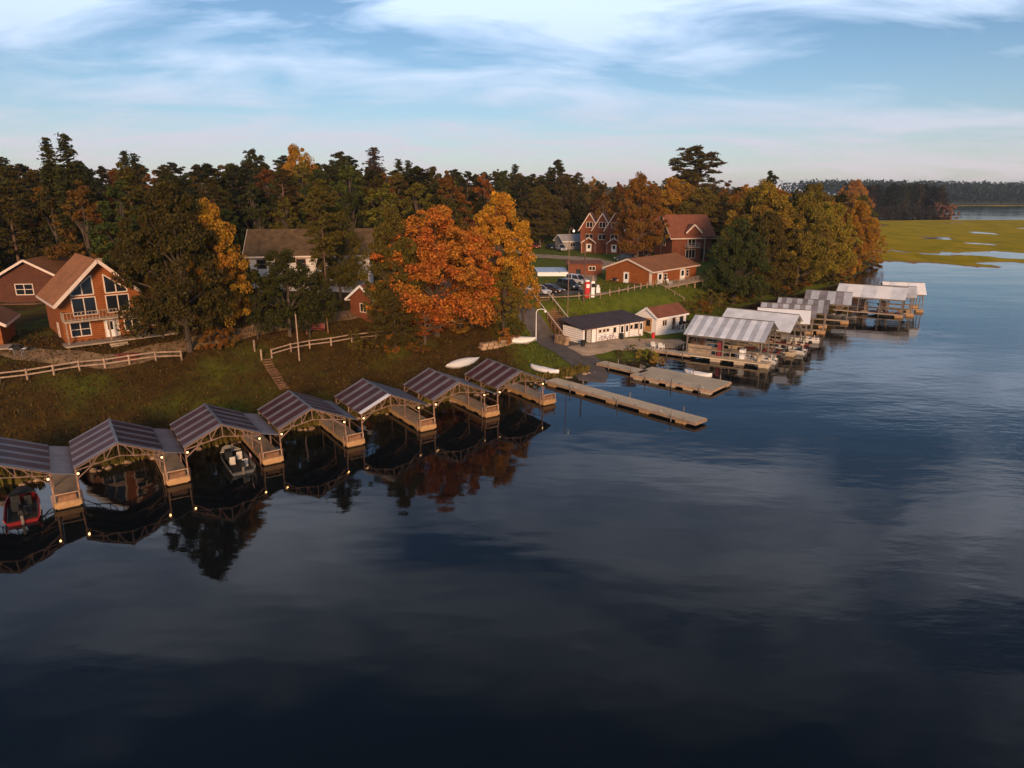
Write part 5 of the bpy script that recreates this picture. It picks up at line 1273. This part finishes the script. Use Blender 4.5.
# far shores and their woods
def hills(name, pts, depth, hz, seed):
    rs = np.random.RandomState(seed); vs = []; n = 60
    P = [Vector(pts[0]).lerp(Vector(pts[1]), i/n) for i in range(n+1)]
    m = MB(); d = (Vector(pts[1])-Vector(pts[0])).normalized(); nr = Vector((-d.y,d.x))
    if nr.y < 0: nr = -nr
    rows = [(-.02,-.5),(.0,1.0),(.12,.5),(.35,.8),(.6,1.0),(1.0,.9)]
    V_ = []
    for j,(f,hf) in enumerate(rows):
        for i,p in enumerate(P):
            q = p+nr*depth*f; z = -.5 if j == 0 else (1.2 if j == 1 else hz(i/n)*hf)
            V_.append((q.x,q.y,z))
    F_ = [(j*(n+1)+i, j*(n+1)+i+1, (j+1)*(n+1)+i+1, (j+1)*(n+1)+i) for j in range(len(rows)-1) for i in range(n)]
    m.add(V_,F_); o = m.build(name, MATS['far_land'], smooth=True); tag(o, kind='structure')
    # canopy
    N_ = 44000; u = rs.rand(N_); f = rs.rand(N_)**1.5*.98
    base = np.array([[p.x,p.y] for p in P]); bi = u*n; i0 = np.minimum(bi.astype(int),n-1); fr = (bi-i0)[:,None]
    xy = base[i0]*(1-fr)+base[i0+1]*fr + np.array([nr.x,nr.y])*(depth*f)[:,None]
    hzv = np.array([hz(t) for t in u]); zb = np.interp(f,[0,.12,.35,.6,1],[1.2/1,.5,.8,1,.9]); zb = np.where(f < .12, 1.2+(hzv*.5-1.2)*f/.12, zb*hzv)
    z = zb+ rs.rand(N_)*15*(.55+.8*vnoise(xy[:,0]/14,xy[:,1]/14,seed))
    V = leaf_quads(np.stack([xy[:,0],xy[:,1],z],1), 4.2, rs, 1.2)
    return V
mat('far_land', (.045,.05,.025), .95, .3, .02)
Vs = [hills('far_shore', [(560,1150),(1900,1020)], 500, lambda t: 21+4*math.sin(t*9+1), 1),
      hills('far_shore', [(-1500,820),(620,1230)], 500, lambda t: 12+4*math.sin(t*11), 2)]
V = np.concatenate(Vs); me = fast_mesh('far_forest', V, np.arange(len(V)).reshape(-1,4), leaf_mat('far_leaves',.1)); o = bpy.data.objects.new('far_forest', me); COL.objects.link(o); o.color = (.020,.030,.018,1)
tag(o, 'dark blue green wood covering the low hills beyond the lake', 'forest', kind='stuff')
# thin reed islands before the far shore
m = MB(); rr = random.Random(3); top_ = []; bot = []
for i in range(41):
    t = i/40; x = 600+t*700; y = 960-60*t+rr.uniform(-12,12); top_.append((x,y+55+rr.uniform(-15,15),.3)); bot.append((x,y,.3))
m.add(bot+top_, [(i,i+1,41+i+1,41+i) for i in range(40)]); o = m.build('reed_bank', MATS['marsh_sedge']); tag(o,'thin strip of yellow reeds in front of the far wooded hills','reeds',kind='stuff')

# ------------------------------------------------------------------ sky and sun
SUN_DIR = Vector((.14,-1,0)).normalized(); EL = R(14)
wd = bpy.data.worlds.new('World'); S.world = wd; wd.use_nodes = True
nt = wd.node_tree; N = nt.nodes.new; L = nt.links.new; bg = nt.nodes['Background']
sk = N('ShaderNodeTexSky'); sk.sky_type = 'NISHITA'; sk.sun_disc = False; sk.sun_elevation = EL; sk.sun_rotation = math.atan2(SUN_DIR.x, SUN_DIR.y); sk.air_density = 1.0; sk.dust_density = .3; sk.ozone_density = 4.0
tc = N('ShaderNodeTexCoord'); sp = N('ShaderNodeSeparateXYZ'); L(tc.outputs['Generated'], sp.inputs[0])
def M2(op, a, b=None, c=None):
    n = N('ShaderNodeMath'); n.operation = op
    for i, v in enumerate((a,b,c)):
        if v is None: continue
        if isinstance(v,(int,float)): n.inputs[i].default_value = v
        else: L(v, n.inputs[i])
    return n.outputs[0]
zz = M2('MAXIMUM', sp.outputs[2], 0.0); den = M2('ADD', zz, .16)
cx = M2('DIVIDE', sp.outputs[0], den); cy = M2('DIVIDE', sp.outputs[1], den)
cb = N('ShaderNodeCombineXYZ'); L(cx, cb.inputs[0]); L(cy, cb.inputs[1])
mp = N('ShaderNodeMapping'); mp.inputs['Rotation'].default_value = (0,0,R(-25)); mp.inputs['Scale'].default_value = (.55,.95,1); mp.inputs['Location'].default_value = (3.1,1.7,0); L(cb.outputs[0], mp.inputs[0])
n1 = N('ShaderNodeTexNoise'); n1.inputs['Scale'].default_value = 1.7; n1.inputs['Detail'].default_value = 9; n1.inputs['Roughness'].default_value = .56; n1.inputs['Distortion'].default_value = .5; L(mp.outputs[0], n1.inputs['Vector'])
cr = N('ShaderNodeValToRGB'); cr.color_ramp.elements[0].position = .43; cr.color_ramp.elements[1].position = .62; cr.color_ramp.elements[0].color = (0,0,0,1); cr.color_ramp.elements[1].color = (1,1,1,1); L(n1.outputs[0], cr.inputs[0])
low = M2('SUBTRACT', 1.0, M2('MULTIPLY', zz, 5.0)); low.node.use_clamp = True
CLOUD_FAC = M2('MULTIPLY_ADD', M2('MULTIPLY', low, low), .7, M2('MULTIPLY', cr.outputs[0], .72)); CLOUD_FAC.node.use_clamp = True
# cloud brightness with height: pale low cloud, brighter banks above it, dim deck overhead
ccol = N('ShaderNodeValToRGB'); L(zz, ccol.inputs[0]); ce = ccol.color_ramp.elements
ce[0].position = 0; ce[0].color = (.57,.50,.48,1); ce[1].position = 1; ce[1].color = (.22,.25,.32,1)
for p_, c_ in ((.10,(.47,.54,.66,1)),(.22,(.74,.88,1.12,1)),(.40,(.98,1.02,1.16,1)),(.56,(.66,.69,.78,1)),(.66,(.24,.27,.32,1))): k_ = ce.new(p_); k_.color = c_
csc = N('ShaderNodeVectorMath'); csc.operation = 'SCALE'; csc.inputs['Scale'].default_value = 11.5; L(ccol.outputs[0], csc.inputs[0])
mx = N('ShaderNodeMix'); mx.data_type = 'RGBA'; L(CLOUD_FAC, mx.inputs[0]); hsv = N('ShaderNodeHueSaturation'); hsv.inputs['Saturation'].default_value = .95; L(sk.outputs[0], hsv.inputs['Color']); L(hsv.outputs[0], mx.inputs[6]); L(csc.outputs[0], mx.inputs[7])
L(mx.outputs[2], bg.inputs['Color']); bg.inputs['Strength'].default_value = .095
sl_ = bpy.data.lights.new('sun','SUN'); sl_.energy = 3.5; sl_.angle = R(12); sl_.color = (1,.63,.36)
so = bpy.data.objects.new('sun', sl_); COL.objects.link(so)
sd_ = Vector((SUN_DIR.x*math.cos(EL), SUN_DIR.y*math.cos(EL), math.sin(EL)))
so.rotation_euler = (-sd_).to_track_quat('-Z','Y').to_euler(); so.location = (0,-20,60)

S.render.engine = 'CYCLES'
S.cycles.max_bounces = 5; S.cycles.diffuse_bounces = 2; S.cycles.glossy_bounces = 3; S.cycles.transmission_bounces = 2; S.cycles.transparent_max_bounces = 4
S.cycles.use_denoising = True; S.cycles.sample_clamp_indirect = 4
S.view_settings.view_transform = 'Standard'; S.view_settings.look = 'None'; S.view_settings.gamma = 1; S.view_settings.exposure = 0.28

# ------------------------------------------------------------------ air
m = MB(); m.box(-3500,3500,-700,3700,-12,60); hz_ = m.build('haze', None); hz_.data.materials.clear()
hm = bpy.data.materials.new('haze_air'); hm.use_nodes = True; hn = hm.node_tree; hn.nodes.remove(hn.nodes['Principled BSDF'])
pv = hn.nodes.new('ShaderNodeVolumePrincipled'); pv.inputs['Color'].default_value = (.72,.82,.95,1); pv.inputs['Density'].default_value = .00011; pv.inputs['Anisotropy'].default_value = .2
hn.links.new(pv.outputs[0], hn.nodes['Material Output'].inputs['Volume']); hz_.data.materials.append(hm); tag(hz_, kind='stuff')
tag(hz_, 'pale thin air haze over the lake and far woods', 'haze')
